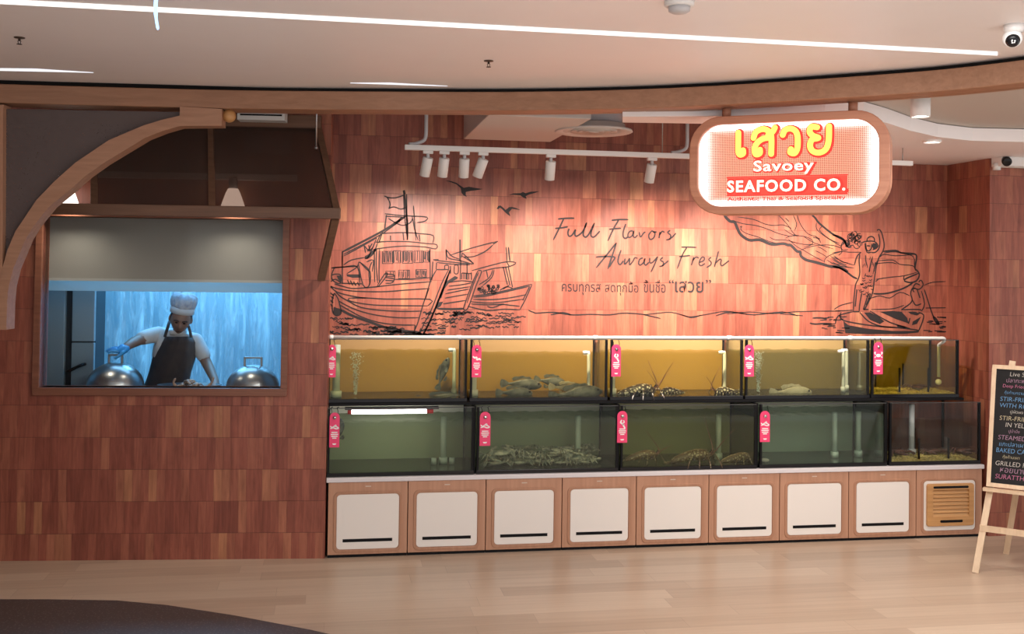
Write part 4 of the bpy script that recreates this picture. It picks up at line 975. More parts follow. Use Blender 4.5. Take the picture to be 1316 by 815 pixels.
for l in [[(705, 75), (713, 290), (740, 500)], [(730, 100), (736, 500)], [(535, 115), (580, 130), (640, 130), (718, 103)], [(575, 150), (587, 190), (575, 228)], [(575, 150), (560, 125)], [(575, 225), (620, 210), (680, 230), (727, 215)],
          [(540, 270), (640, 282), (760, 290), (908, 300), (890, 335), (820, 347)], [(545, 292), (620, 296), (700, 300)], [(570, 310), (640, 352), (700, 372), (760, 350), (785, 308)], [(640, 352), (690, 300)],
          [(790, 200), (797, 290), (812, 505)], [(780, 290), (800, 400), (832, 505)], [(180, 625), (360, 532), (540, 430), (700, 310)], [(180, 640), (330, 560), (470, 480)],
          [(555, 280), (540, 400)], [(520, 430), (488, 525)], [(500, 445), (600, 437), (740, 435), (850, 445), (962, 460), (958, 530)], [(590, 460), (590, 502)], [(700, 440), (706, 502)], [(840, 455), (847, 512)],
          [(460, 522), (560, 512), (760, 515), (900, 530), (992, 540), (985, 577), (900, 562), (740, 552), (580, 562), (440, 582)], [(170, 600), (170, 740)],
          [(360, 545), (402, 592), (440, 560)], [(430, 530), (390, 600)], [(470, 480), (402, 640), (365, 660)], [(480, 520), (440, 620), (380, 665)], [(500, 455), (470, 520)], [(360, 550), (372, 610)], [(400, 545), (412, 600)],
          [(75, 745), (170, 735), (300, 730)]]: ln(l)
ln([(170, 604), (350, 512), (530, 416), (640, 346), (722, 293)], .011)
ln([(712, 100), (735, 330), (738, 500)], .010)
fill([(365, 640), (400, 622), (450, 580), (470, 590), (400, 650), (372, 668)]); fill([(696, 68), (716, 62), (724, 98), (702, 102)])
done()
go, done, _ = drawing('boat_drawing', 'line drawing of the middle fishing boat, half hidden behind the trawler bow', 'wall drawing')
ln, fill = go((545, 320), SA)
for l in [[(85, 98), (240, 115), (415, 130), (420, 118), (330, 62)], [(110, 118), (240, 132), (400, 140)], [(110, 120), (105, 178)], [(180, 143), (212, 145), (212, 182)], [(180, 143), (180, 178)], [(265, 143), (297, 145), (296, 212), (264, 210), (265, 143)], [(230, 150), (230, 215)],
          [(320, 100), (316, 268)], [(375, 130), (376, 270)], [(330, 210), (415, 216)], [(330, 210), (330, 265)], [(348, 212), (348, 265)], [(366, 213), (366, 266)], [(390, 214), (390, 268)], [(412, 205), (414, 270)],
          [(220, 292), (330, 278), (432, 290)], [(215, 325), (310, 315), (412, 298)], [(200, 360), (300, 345), (402, 330)], [(185, 392), (290, 370), (392, 350)], [(180, 430), (280, 412), (380, 395)], [(165, 480), (260, 465), (362, 450)],
          [(470, 190), (420, 300), (360, 470), (345, 525), (370, 533), (402, 470), (450, 330), (502, 200), (470, 190)], [(475, 205), (430, 310), (375, 470)]]: ln(l)
ln([(115, 522), (240, 525), (350, 521)], .011)
fill([(268, 236), (296, 246), (290, 262), (215, 300), (180, 345), (150, 432), (130, 420), (160, 345), (195, 285)]); fill([(128, 465), (168, 460), (145, 500), (108, 522), (105, 505)])
ln, fill = go((560, 225), SA)
for l in [[(90, 650), (108, 722), (200, 745), (300, 770)], [(90, 650), (92, 745)], [(90, 650), (140, 708), (210, 735)], [(232, 680), (270, 715), (322, 765)], [(232, 680), (226, 720)], [(120, 702), (330, 633), (542, 578)], [(500, 605), (542, 578)], [(240, 715), (330, 712), (430, 668), (500, 610)]]: ln(l)
ln([(212, 563), (213, 752)], .009); done()
go, done, _ = drawing('boat_drawing', 'line drawing of the smallest open fishing boat, rightmost of the three boats', 'wall drawing')
ln, fill = go((545, 320), SA)
for l in [[(415, 190), (560, 150), (720, 112), (802, 122), (740, 155), (620, 168), (510, 195)], [(720, 112), (742, 150)], [(690, 155), (727, 312)], [(735, 155), (772, 335)], [(712, 155), (750, 320)], [(600, 180), (570, 250), (480, 312)], [(612, 180), (590, 250), (510, 322)], [(545, 192), (556, 250)],
          [(430, 410), (560, 395), (700, 365), (830, 335), (942, 308)], [(430, 422), (560, 408), (720, 372), (925, 325)], [(942, 310), (885, 440), (835, 532)], [(920, 330), (862, 450)], [(380, 500), (550, 538), (700, 526), (835, 532)], [(430, 440), (600, 442), (760, 425), (892, 398)], [(402, 460), (600, 472), (870, 438)], [(410, 480), (560, 488), (700, 480)],
          [(550, 500), (600, 512), (680, 485), (750, 492), (835, 500)], [(660, 362), (720, 330), (775, 345)], [(690, 350), (740, 318)]]: ln(l)
for i in range(24):
    x, y = rr.uniform(470, 650), rr.uniform(320, 385); r = rr.uniform(8, 17); ln([(x+r*math.cos(a)*rr.uniform(.7, 1.2), y+r*math.sin(a)*rr.uniform(.6, 1.1)) for a in (0, 1.2, 2.4, 3.6, 4.8, 6.0)], .005)
ln, fill = go((560, 225), SA); ln([(613, 628), (620, 690), (622, 755)]); ln([(634, 628), (640, 690), (648, 755)], .008); done()
# water below the boats
go, done, _ = drawing('water_drawing', 'black wavelet strokes drawn under the boats on the mural wall', 'wall drawing')
ln, fill = go((415, 320), 1.0)
def wave(x, y, L, a, w_): ln([(x+L*k/6, y+a*math.sin(k*1.9+x)*(.6+.4*rr.random())) for k in range(7)], w_)
for i in range(150):
    x = rr.uniform(6, 205); yb = 85+ (x-22)*.22 if x < 125 else 78
    y = rr.uniform(max(82, yb+2), 112)
    if x > 130: y = rr.uniform(80, 111)
    if y > 111: continue
    if x > 150 and y > 104: continue
    wave(x, y, rr.uniform(5, 15), rr.uniform(.5, 1.3), rr.choice((.004, .006, .008)))
for i in range(26): wave(rr.uniform(210, 250), rr.uniform(78, 102), rr.uniform(6, 14), .8, .005)
done()
go, done, _ = drawing('horizon_drawing', 'thin wavy horizon line drawn across the mural below the slogan', 'wall drawing')
ln, fill = go((690, 260), 4.526)
ln([(-50, 628), (-20, 640), (0, 645), (100, 640), (200, 655), (310, 652), (420, 655), (500, 645), (600, 650), (650, 660), (720, 676)], .006); ln([(620, 655), (700, 646), (780, 640), (860, 660), (900, 666), (1000, 650), (1100, 635), (1222, 650)], .005); ln([(80, 655), (150, 642), (200, 655)], .006); ln([(830, 650), (900, 672), (960, 655)], .004)
ln, fill = go((920, 260), 4.1125)
ln([(0, 600), (80, 580), (200, 595), (350, 580), (432, 600)], .006); ln([(60, 590), (180, 580), (300, 588), (460, 577), (660, 575)], .005); ln([(340, 590), (460, 600)], .004)
done()
for lab, p in (('largest drawn bird with wings outspread, leftmost of the three on the wall', [(80, 48), (130, 52), (180, 68), (220, 95), (245, 112), (290, 102), (340, 112), (412, 122), (370, 130), (310, 138), (262, 148), (262, 170), (272, 190), (245, 180), (225, 155), (218, 115), (180, 80), (130, 62)]),
               ('drawn bird with flat spread wings, rightmost of the three on the wall', [(635, 175), (680, 160), (740, 158), (760, 148), (785, 158), (830, 145), (905, 142), (870, 155), (810, 172), (785, 185), (795, 208), (765, 198), (740, 178), (680, 172)]),
               ('smallest drawn bird, lowest of the three, with wings bent upward', [(532, 295), (545, 270), (565, 266), (590, 285), (610, 305), (640, 280), (665, 278), (700, 288), (742, 306), (700, 300), (665, 295), (640, 325), (652, 360), (628, 345), (600, 320), (580, 298), (560, 285), (545, 298)])):
    go, done, _ = drawing('bird_drawing', lab, 'wall drawing', 'birds drawn on the mural wall'); ln, fill = go((560, 225), SA); fill(p); done()
# fisherman casting a net from a small boat
go, done, _ = drawing('net_drawing', 'line drawing of a cast fishing net spreading from under the lit sign', 'wall drawing')
ln, fill = go((930, 270), 6.794)
ln([(5, 40), (25, 70), (60, 100), (95, 105), (120, 160), (150, 215), (220, 262), (290, 260), (330, 265), (400, 295), (450, 300), (520, 293), (560, 305), (590, 310), (640, 360), (670, 365), (675, 400), (720, 435), (800, 455), (880, 478), (930, 492), (1010, 500), (1087, 540)], .016)
ln([(770, 40), (800, 70), (830, 110), (900, 170), (960, 215), (1050, 265), (1085, 312)], .011)
for l in [[(90, 95), (170, 120), (280, 135), (380, 165), (480, 205), (580, 230)], [(120, 60), (260, 82), (360, 122), (440, 135), (520, 130), (590, 160)], [(140, 150), (160, 142), (150, 170), (200, 205), (300, 235), (400, 275), (460, 290)], [(480, 45), (560, 130), (600, 190), (640, 230)], [(605, 40), (637, 120), (620, 180)], [(640, 40), (660, 100), (690, 155), (740, 210), (820, 240), (850, 290)],
          [(540, 245), (600, 225), (700, 230), (770, 260), (770, 300), (700, 325)], [(560, 250), (640, 320), (700, 352), (780, 400), (880, 450)], [(670, 350), (760, 320), (860, 305), (960, 310), (1030, 335)], [(800, 355), (850, 378), (900, 410)], [(820, 320), (860, 338), (905, 370)], [(880, 460), (890, 420), (950, 385), (1035, 362)], [(930, 400), (1000, 450), (1075, 482)],
          [(810, 110), (815, 170), (900, 240), (1030, 320)], [(860, 140), (840, 180), (920, 250), (1010, 292)], [(1050, 265), (1025, 310), (1040, 350), (1087, 345)], [(400, 235), (450, 260), (540, 262), (640, 290)], [(700, 232), (800, 290), (960, 340)], [(570, 100), (540, 70)], [(800, 225), (835, 262)], [(780, 240), (840, 250)], [(960, 395), (1030, 450), (1087, 462)], [(900, 435), (960, 470), (1020, 475)], [(530, 170), (600, 215), (660, 222)], [(590, 275), (700, 300), (800, 300)]]: ln(l, .0045)
ln, fill = go((1070, 280), 5.433)
ln([(0, 120), (40, 130), (80, 155), (100, 200), (132, 202)], .010); ln([(0, 340), (50, 350), (100, 380), (140, 410), (172, 426)], .010)
for l in [[(0, 245), (60, 235), (120, 240), (200, 240)], [(0, 270), (80, 310), (150, 330)], [(90, 165), (60, 200), (65, 240), (40, 262)], [(0, 290), (60, 325), (110, 345)], [(0, 310), (60, 338), (150, 350)]]: ln(l, .0045)
for i in range(16):
    x, y, r = rr.uniform(95, 190), rr.uniform(105, 190), rr.uniform(10, 26); ln([(x+r*math.cos(a), y+r*1.1*math.sin(a)) for a in [k*.7+i for k in range(9)]], .005)
done()
go, done, _ = drawing('fisherman_drawing', 'line drawing of a fisherman in a hat with raised arm, casting a net', 'wall drawing')
ln, fill = go((1070, 280), 5.433)
for l in [[(205, 175), (230, 165), (290, 165), (318, 195), (300, 215), (280, 222)], [(240, 165), (245, 142), (270, 130), (290, 142), (293, 165)], [(230, 175), (235, 215), (250, 232), (270, 215), (275, 180)], [(310, 90), (320, 82), (335, 90), (350, 130), (360, 190), (350, 235), (322, 280), (310, 330)], [(320, 110), (330, 160), (325, 210), (300, 240), (270, 242)],
          [(190, 255), (185, 300), (190, 380), (180, 425), (160, 470), (150, 560), (145, 655)], [(200, 240), (170, 270), (152, 330)], [(310, 300), (300, 370), (290, 440), (280, 520), (250, 590), (220, 645)], [(205, 520), (190, 600), (185, 655)], [(250, 530), (215, 640)], [(230, 260), (232, 300), (240, 335)], [(280, 270), (262, 340), (255, 380)], [(300, 310), (288, 375)], [(145, 655), (185, 655)], [(215, 640), (250, 640)], [(240, 195), (262, 197)], [(170, 500), (158, 620)], [(265, 530), (235, 610)], [(225, 180), (240, 240), (270, 240)]]: ln(l, .007)
for i in range(26): x, y = rr.uniform(185, 280), rr.uniform(395, 560); ln([(x-10, y), (x, y+6), (x+12, y-2)], .0045)
for i in range(10): x, y = rr.uniform(205, 290), rr.uniform(270, 390); ln([(x, y), (x+rr.uniform(-10, 6), y+22)], .004)
fill([(282, 176), (305, 178), (314, 198), (300, 212), (284, 216), (276, 200)])
done()
go, done, _ = drawing('rowboat_drawing', 'line drawing of a dark-hulled small rowing boat with a bent second figure', 'wall drawing')
ln, fill = go((1070, 280), 5.433)
fill([(75, 720), (110, 750), (250, 775), (420, 790), (560, 790), (605, 785), (600, 800), (500, 810), (250, 812), (90, 805)])
fill([(220, 662), (262, 660), (320, 690), (362, 722), (330, 742), (262, 712)]); fill([(330, 656), (420, 650), (482, 656), (522, 700), (530, 737), (440, 706)]); fill([(525, 655), (570, 655), (612, 668), (590, 682), (545, 672)]); fill([(618, 690), (560, 725), (555, 750), (590, 740)]); fill([(450, 745), (520, 762), (500, 772), (452, 762)])
for l in [[(50, 680), (75, 716), (200, 742), (340, 760), (470, 768), (605, 785)], [(190, 660), (250, 722), (340, 757), (440, 765)], [(600, 660), (636, 680), (622, 740), (602, 787)], [(260, 650), (400, 730), (540, 772)], [(540, 700), (530, 740)], [(145, 655), (40, 685), (20, 740)], [(60, 660), (52, 690), (100, 690)],
          [(600, 450), (618, 436), (632, 470), (602, 500), (560, 490), (545, 530), (556, 570), (540, 600), (480, 642)], [(560, 490), (580, 460), (612, 470)], [(640, 500), (660, 560), (700, 680), (742, 742)], [(620, 510), (642, 600), (622, 652)], [(556, 570), (580, 610), (620, 600)], [(590, 500), (610, 560)], [(700, 690), (720, 700), (745, 742), (720, 730), (700, 690)], [(480, 642), (600, 640), (620, 650)], [(570, 520), (560, 500), (580, 490)]]: ln(l, .007)
for i in range(40): x, y = rr.choice((rr.uniform(-90, 70), rr.uniform(620, 790))), rr.uniform(690, 805); ln([(x, y), (x+rr.uniform(20, 60), y+rr.uniform(-4, 4))], .005, 1)
for l in [[(-140, 700), (-90, 698), (-40, 705)], [(-160, 735), (-120, 742), (-60, 738), (0, 742)]]: ln(l, .008)
done()
go, done, _ = drawing('cliff_drawing', 'line drawing of a square-topped sail and rock behind the fisherman', 'wall drawing')
ln, fill = go((1070, 280), 5.433)
for l in [[(350, 235), (440, 228), (480, 245), (560, 250), (587, 270), (575, 350), (592, 370), (606, 400), (585, 440), (540, 452), (500, 432), (600, 388)], [(285, 530), (360, 530), (430, 515), (500, 490), (560, 455)]]: ln(l, .009)
for l in [[(330, 275), (360, 255), (440, 265), (570, 255)], [(320, 300), (420, 295), (470, 325), (560, 335), (580, 370)], [(300, 320), (400, 312), (450, 322)], [(300, 430), (400, 415), (500, 405), (590, 380)], [(360, 245), (440, 238), (560, 268), (570, 340)], [(300, 445), (320, 430)], [(500, 405), (495, 432)],
          [(10, 640), (60, 610), (140, 590)], [(270, 560), (330, 545), (400, 560), (470, 520), (540, 545)], [(20, 650), (140, 645)], [(640, 470), (700, 450), (790, 445)], [(650, 630), (790, 628)], [(270, 640), (420, 635), (500, 610)]]: ln(l, .005)
done()
# slogan in handwriting
go, done, _ = drawing('slogan_lettering', 'handwritten dark slogan in two lines in the middle of the mural', 'lettering')
ln, fill = go((700, 270), 9.058)
for l in [[(155, 105), (240, 97), (345, 95)], [(222, 100), (180, 190), (100, 350)], [(120, 215), (200, 207), (270, 195)], [(285, 215), (270, 265), (285, 305), (320, 290), (360, 225)], [(360, 225), (350, 275), (365, 305), (402, 288), (450, 240), (490, 145)], [(490, 145), (455, 240), (450, 295), (480, 315), (520, 270), (580, 150)], [(580, 150), (545, 240), (540, 300), (570, 315), (602, 290), (642, 245)],
          [(780, 120), (860, 112), (975, 112)], [(862, 115), (800, 220), (735, 360)], [(750, 225), (820, 217), (890, 212)], [(945, 160), (915, 250), (915, 310), (940, 330), (972, 310)],
          [(836, 380), (740, 500), (600, 672)], [(836, 380), (790, 520), (735, 687)], [(595, 548), (700, 540), (800, 545), (816, 560), (790, 602), (752, 662)], [(890, 465), (860, 550), (855, 610), (880, 635), (917, 590)]]: ln(l, .009, 4)
ln, fill = go((760, 270), 6.926)
for l in [[(370, 185), (342, 190), (325, 220), (335, 245), (365, 225), (378, 185), (372, 228), (388, 245), (412, 222)], [(425, 195), (437, 240), (465, 205), (482, 195)], [(532, 190), (510, 225), (522, 260), (552, 250), (566, 210), (545, 188), (532, 190)], [(550, 195), (580, 196)], [(612, 195), (602, 250)], [(606, 222), (630, 190), (652, 200)], [(702, 180), (680, 200), (706, 225), (700, 255), (665, 267)], [(690, 262), (722, 240), (752, 205)],
          [(300, 430), (295, 482), (325, 455), (340, 430), (340, 487), (370, 455), (387, 425), (412, 430)], [(458, 425), (430, 440), (420, 475), (435, 490), (465, 465), (476, 430), (470, 472), (485, 490), (512, 465)], [(520, 425), (520, 467), (545, 465), (592, 413)], [(592, 413), (560, 490), (530, 552)], [(637, 420), (615, 445), (641, 465), (635, 495), (605, 502)], [(630, 498), (652, 480), (687, 450)],
          [(800, 330), (860, 330), (937, 333)], [(852, 330), (810, 400), (765, 522)], [(780, 415), (830, 410), (880, 405)], [(912, 420), (890, 492)], [(900, 452), (930, 420), (957, 427)], [(960, 467), (1000, 450), (1005, 425), (985, 420), (965, 450), (960, 480), (977, 496), (1012, 475)], [(1067, 420), (1045, 440), (1066, 465), (1060, 490), (1025, 512)], [(1132, 365), (1115, 430), (1095, 507)], [(1105, 475), (1140, 440), (1156, 445), (1150, 480), (1165, 496), (1200, 470), (1227, 450)]]: ln(l, .008, 4)
done()
m = MB(); YT = YM-.0022
def wtext(body, x0, x1, yt, yb, slope=0.0, **k):
    a, b, c = PY(x0, yb, YT), PY(x1, yb+slope*(x1-x0), YT), PY(x0, yt, YT); put_text(m, body, a, b-a, c-a, **k)
wtext('ครบทุกรส', 722, 772, 364.3, 379, .014, bold=.003); wtext('สดทุกมื้อ', 777.5, 820.5, 361.5, 379.5, .014, bold=.003); wtext('ขึ้นชื่อ', 827, 855.5, 359.5, 376, .014, bold=.003)
wtext('“', 859.5, 866, 359.5, 364.5, 0, bold=.01); wtext('เสวย', 867.5, 904, 361, 376, .014, bold=.012); wtext('”', 907, 914, 359.5, 364.5, 0, bold=.01)
tag(m.build('slogan_lettering', INK, normals=False), 'small printed dark line with a quoted word below the handwritten slogan', 'lettering')

# ================================================================== hanging lit sign
sc_ = hit(1013, 212, PZ(1010, 133, 3.06)+V((0, .075, 0)), V((math.sin(YAW), math.cos(YAW), 0)))
MS = Matrix.Translation(sc_) @ Matrix.Rotation(R(-33.7), 4, 'Z')
sg = thing('hanging_sign', 'lit rounded oak-framed sign with yellow and white lettering, hanging from the beam', 'sign', (0, 0, 0), frame=MS)
SX, SZ = 1.0/230, 1.0/227
W2, H2, RC = .562, .288, .185
SIGNWOOD = wood('orange_oak_sign_frame', (.42, .17, .10), (.54, .25, .15), 'x', .5)
MB().ring(rrect(-W2, W2, -H2, H2, RC, 9), rrect(-W2+.052, W2-.058, -H2+.048, H2-.048, RC-.048, 9), -.085, .085).build('sign_frame', SIGNWOOD, sg, bevel=.006)
FACE = bpy.data.materials.new('perforated_lit_panel'); FACE.use_nodes = True; t = NT(FACE); t.n.clear()
tc = t.add('ShaderNodeTexCoord'); sp = t.add('ShaderNodeSeparateXYZ'); t.link(tc.outputs['Object'], sp.inputs[0])
px_ = t.math('SUBTRACT', t.math('FRACT', t.math('MULTIPLY', sp.outputs[0], 98)), .5); pz_ = t.math('SUBTRACT', t.math('FRACT', t.math('MULTIPLY', sp.outputs[2], 98)), .5)
dd = t.math('SQRT', t.math('ADD', t.math('MULTIPLY', px_, px_), t.math('MULTIPLY', pz_, pz_)))
ax_ = t.math('DIVIDE', t.math('ABSOLUTE', sp.outputs[0]), .49); az_ = t.math('DIVIDE', t.math('ABSOLUTE', sp.outputs[2]), .222)
edge_ = t.math('MAXIMUM', ax_, az_)
rad = t.math('MULTIPLY', t.math('SUBTRACT', 1.0, t.math('POWER', edge_, 9.0)), .50); rad = t.math('MINIMUM', rad, .36)
hole = t.math('LESS_THAN', dd, rad)
o_ = t.add('ShaderNodeOutputMaterial'); e1 = t.add('ShaderNodeEmission'); e1.inputs[1].default_value = 1.0; ee = t.math('POWER', t.math('MINIMUM', edge_, 1.0), 14.0); t.link(t.mix(ee, (.85, .36, .24), (2.3, 2.1, 2.0)), e1.inputs[0])
e2 = t.add('ShaderNodeEmission'); e2.inputs[0].default_value = (1, .23, .12, 1); e2.inputs[1].default_value = .40
mx = t.add('ShaderNodeMixShader'); t.link(hole, mx.inputs[0]); t.link(e1.outputs[0], mx.inputs[1]); t.link(e2.outputs[0], mx.inputs[2]); t.link(mx.outputs[0], o_.inputs[0])
MB().flat(rrect(-W2+.05, W2-.056, -H2+.046, H2-.046, RC-.05, 9), -.052, .06).build('lit_panel', FACE, sg)
RED = emis('red_letter_glow', (1, .045, .035), 1.15); YEL = emis('yellow_letter_face', (1, .80, .12), 1.25); CRM = emis('cream_letter_face', (1, .87, .62), 1.35)
def stext(name, body, px0, px1, zt, zb, mat, dep=.03, back=None, slope=-.0325, face=True, **k):
    x0, x1 = (px0-1013)*SX, (px1-1013)*SX
    sh_ = lambda x: 0.0
    oz = zb; m_ = MB()
    put_text(m_, body, (x0, -.054, oz), (x1-x0, 0, 0), (0, 0, zt-zb), (0, -dep, 0), **k)
    ob = m_.build(name, back or mat, sg)
    if back:
        k2 = dict(k); k2['bold'] = k.get('bold', 0)+.030
        m_ = MB(); g = .012; put_text(m_, body, (x0-g+.004, -.0535, oz-g), (x1-x0+2*g, 0, 0), (0, 0, zt-zb+2*g), (0, -.004, 0), **k2); m_.build('halo_lettering', back, ob)
        m_ = MB(); put_text(m_, body, (x0, -.0545-dep, oz), (x1-x0, 0, 0), (0, 0, zt-zb), (0, -.003, 0), **k); m_.build('front_lettering', mat, ob)
    return ob
def sign_stroke(m_, pts, w_, y0, y1):
    q = []
    for x, y in pts:
        px, py = 925+x/5.82, 145+y/5.82; q.append(V(((px-1013)*SX, 0, (211-py-.0325*(px-1013))/227)))
    q = smoothpath(q, 5)
    for i, p in enumerate(q):
        m_.extr([p+V((w_*math.cos(a), y0, w_*math.sin(a))) for a in [k*math.pi/8 for k in range(16)]], (0, y1-y0, 0))
        if i:
            d = (p-q[i-1]); k = V((-d.z, 0, d.x)).normalized()*w_
            m_.extr([q[i-1]-k+V((0, y0, 0)), p-k+V((0, y0, 0)), p+k+V((0, y0, 0)), q[i-1]+k+V((0, y0, 0))], (0, y1-y0, 0))
GLY = [[(148, 148), (148, 220), (149, 292), (162, 318), (186, 310), (186, 284)],
       [(266, 190), (284, 145), (335, 122), (380, 138), (402, 185), (402, 312)], [(392, 188), (340, 196), (298, 224), (274, 270), (284, 314), (314, 308), (316, 280)], [(378, 168), (412, 142), (428, 112)],
       [(488, 168), (505, 132), (545, 120), (584, 140), (600, 190), (598, 268), (578, 306), (546, 300), (550, 276)],
       [(742, 112), (702, 108), (688, 145), (712, 175), (752, 192), (706, 205), (692, 250), (712, 290), (760, 302), (808, 275), (828, 210), (830, 105)]]
for ks in ((0,), (1, 2, 3), (4,), (5,)):
    th = MB(); fc_ = MB(); hl = MB()
    for k in ks: sign_stroke(th, GLY[k], .0165, -.086, -.0536); sign_stroke(fc_, GLY[k], .0160, -.0885, -.0862); sign_stroke(hl, GLY[k], .026, -.0545, -.0532)
    ob = th.build('letter', RED, sg); fc_.build('letter_front', YEL, ob); hl.build('letter_halo', RED, ob)
stext('name_lettering', 'Savoey', 970.5, 1048.5, .022, -.060, CRM, .02, RED, bold=.016, spacing=1.08)
stext('seafood_lettering', 'SEAFOOD CO.', 935.5, 1088, -.090, -.160, CRM, .02, RED, bold=.028, spacing=1.16)
MB().box(-.345, .338, -.060, -.054, -.0725, -.0665).build('red_line', RED, sg); MB().box(-.345, .338, -.060, -.054, -.1805, -.1745).build('red_line', RED, sg)
stext('small_lettering', 'Authentic Thai & Seafood Specialty', 935, 1088, -.186, -.214, RED, .006, None, bold=.012)
BAK = MB(); BAK.box(-.340, .335, -.0536, -.0525, -.174, -.073); BAK.build('red_band', emis('red_band_glow', (1, .10, .07), .75), sg)
for px in (930, 1095):
    xx = (px-1013)*SX; MB().tube([(xx, 0, H2-.004), (xx, 0, 3.07-sc_.z)], .026, 18).build('hanging_rod', SIGNWOOD, sg)

# ================================================================== lighting track and spotlights over the mural
YR = YM-1.05
ra, rb_ = PY(520, 190.5, YR), PY(1172, 209, YR); zr_ = (ra.z+rb_.z)/2
lt = thing('lighting_track', 'long white lighting track hung across the mural wall', 'lamp track', ((ra.x+rb_.x)/2, YR, zr_))
MB().box(ra.x, rb_.x, YR-.018, YR+.018, zr_-.018, zr_+.018).build('rail', WHITE, lt, bevel=.003)
for px in (851, 1160): xx = PY(px, 200, YR).x; MB().tube([(xx, YR, zr_), (xx, YR, 3.88 if px < 900 else 3.03)], .004, 6).build('hanging_wire', STEEL, lt)
def cond(px0, px1, sgn):
    a = PY(px0, 180, YR).x; b = PY(px1, 190, YR).x
    MB().tube([(a, YR+.03, 3.88), (a, YR+.03, zr_+.17)]+smoothpath([(a, YR+.03, zr_+.12), (a-.01*sgn, YR+.03, zr_+.06), (b, YR+.02, zr_+.03), (b-.05*sgn, YR, zr_+.022)], 4), .013, 10).build('conduit', GREYP, lt)
cond(548, 535, 1); cond(885, 872, 1)
def spot(px, tilt_px, label, aimx, power):
    xx = PY(px, 200, YR).x; t_ = thing('track_spotlight', label, 'spotlight', (xx, YR, zr_-.17), 'white spotlights on the track', )
    MB().box(xx-.035, xx+.035, YR-.016, YR+.016, zr_-.040, zr_-.018).build('adapter', WHITE, t_, bevel=.003)
    MB().tube([(xx, YR, zr_-.035), (xx, YR, zr_-.075)], .012, 10).build('swivel', GREYP, t_)
    d = V((tilt_px*.012, .34, -1)).normalized(); c0 = V((xx, YR, zr_-.065))+V((-d.x*.01, 0, 0)); c1 = c0+d*.135
    ax = V((0, 0, 1)).rotation_difference(d).to_matrix()
    MB().lathe([(0, 0), (.034, 0), (.036, .004), (.036, .133), (.030, .135), (.028, .112), (0, .112)], c0, 24, ax=ax).build('lamp_can', WHITE, t_)
    MB().lathe([(0, .113), (.027, .1135)], c0, 20, ax=ax).build('lens', LENS, t_)
    light('mural_spot', 'SPOT', c1+d*.01, power, (1, .82, .70), (aimx, YM, 1.85), .03, 88, 1.0)
for px, tl, lab, ax_, pw in ((550, -14, 'leftmost white spotlight on the track, tilted to the left', .3, 72), (571, -6, 'second white spotlight from the left on the track', .8, 46), (597, 0, 'third spotlight from the left, pointing straight down', 1.5, 52),
                             (621, -26, 'fourth spotlight from the left, tilted most of all', 1.1, 34), (708, 0, 'lone white spotlight at the middle of the track, above the right bird', 2.1, 150), (838, -6, 'white spotlight on the track nearest the hanging sign', 2.7, 165)):
    spot(px, tl, lab, ax_, pw)
spot(960, 0, 'white spotlight on the track behind the left of the hanging sign', 3.4, 165)
spot(1075, 0, 'white spotlight on the track behind the right of the hanging sign', 4.2, 150)

# duct, diffuser
dz = 3.07; d0, d1 = PZ(596, 178.5, dz), PZ(707, 183, dz); yd = (d0.y+d1.y)/2
tag(MB().box(d0.x, d1.x, 6.62, yd, dz, dz+.42).build('air_duct', M('pale_duct_paint', (.62, .58, .55), .6), bevel=.006), 'pale square air duct running back to the mural wall above the track', 'air duct')
dc = PZ(763, 169.5, 3.065)
df = thing('air_diffuser', 'round white ceiling air diffuser with ringed face beside the duct', 'air vent', dc)
MB().lathe([(.22, .05), (.225, .02), (.27, .012), (.275, 0), (.262, -.006), (.19, .012), (.185, .03)], dc, 48).build('outer_ring', M('off_white_metal', (.66, .63, .60), .45), df)
for r in (.165, .12, .075): MB().lathe([(r, .02), (r, -.004), (r-.03, .02), (r-.028, .024)], dc, 40).build('inner_ring', M('off_white_metal2', (.60, .57, .54), .45), df)
MB().lathe([(.04, -.004), (.0, -.006)], dc, 24).build('centre_disc', WHITE, df)
MB().tube([dc+V((0, 0, .04)), dc+V((0, 0, .50))], .20, 32).build('neck', M('grey_duct_sleeve', (.40, .40, .43), .5), df)

# downlights, cameras, sprinklers, detector
def downlight(px, py, z, r, h, label, power):
    c = PZ(px, py, z); t_ = thing('ceiling_downlight', label, 'downlight', c, 'downlights on the restaurant ceiling')
    MB().lathe([(r*.86, .012), (r*.9, 0), (r, 0), (r, h)], c, 28).build('housing', WHITE, t_)
    MB().lathe([(0, .009), (r*.86, .010)], c, 24).build('lens', LENS, t_)
    light('downlight_lamp', 'SPOT', c-V((0, 0, .01)), power, (1, .88, .75), c-V((0, 0, 2)), .05, 95, .7)
downlight(1183, 150.5, 3.00, .055, .125, 'white cylinder downlight behind the beam, right of the hanging sign', 44)
downlight(1198, 183.5, 3.015, .062, .015, 'small round recessed downlight deeper in the ceiling, right of the sign', 34)
def camera_dome(px, py, label):
    c = PZ(px, py-13, 3.2); t_ = thing('security_camera', label, 'camera', c+V((0, 0, -.13)))
    MB().lathe([(.042, 0), (.042, -.02), (.038, -.034)], c, 24).build('mount', WHITE, t_)
    d = V((-.45, -.75, -.5)).normalized(); ax = V((0, 0, 1)).rotation_difference(d).to_matrix(); b = c+V((0, .01, -.058))
    MB().ell(b, (.042, .042, .042), 20, 14).build('ball', WHITE, t_)
    MB().lathe([(.030, .030), (.020, .039), (0, .042)], b, 20, ax=ax).build('lens', BLACKG, t_)
camera_dome(1303, 45, 'white dome security camera on the arcade ceiling at the upper right')
c = PY(1291, 205, YF-.10); t = thing('security_camera', 'white box security camera with black lens on the right wall', 'camera', c-V((0, 0, .05)))
MB().box(c.x-.05, c.x+.16, YF-.13, YF, c.z-.055, c.z+.06).build('housing', WHITE, t, bevel=.006)
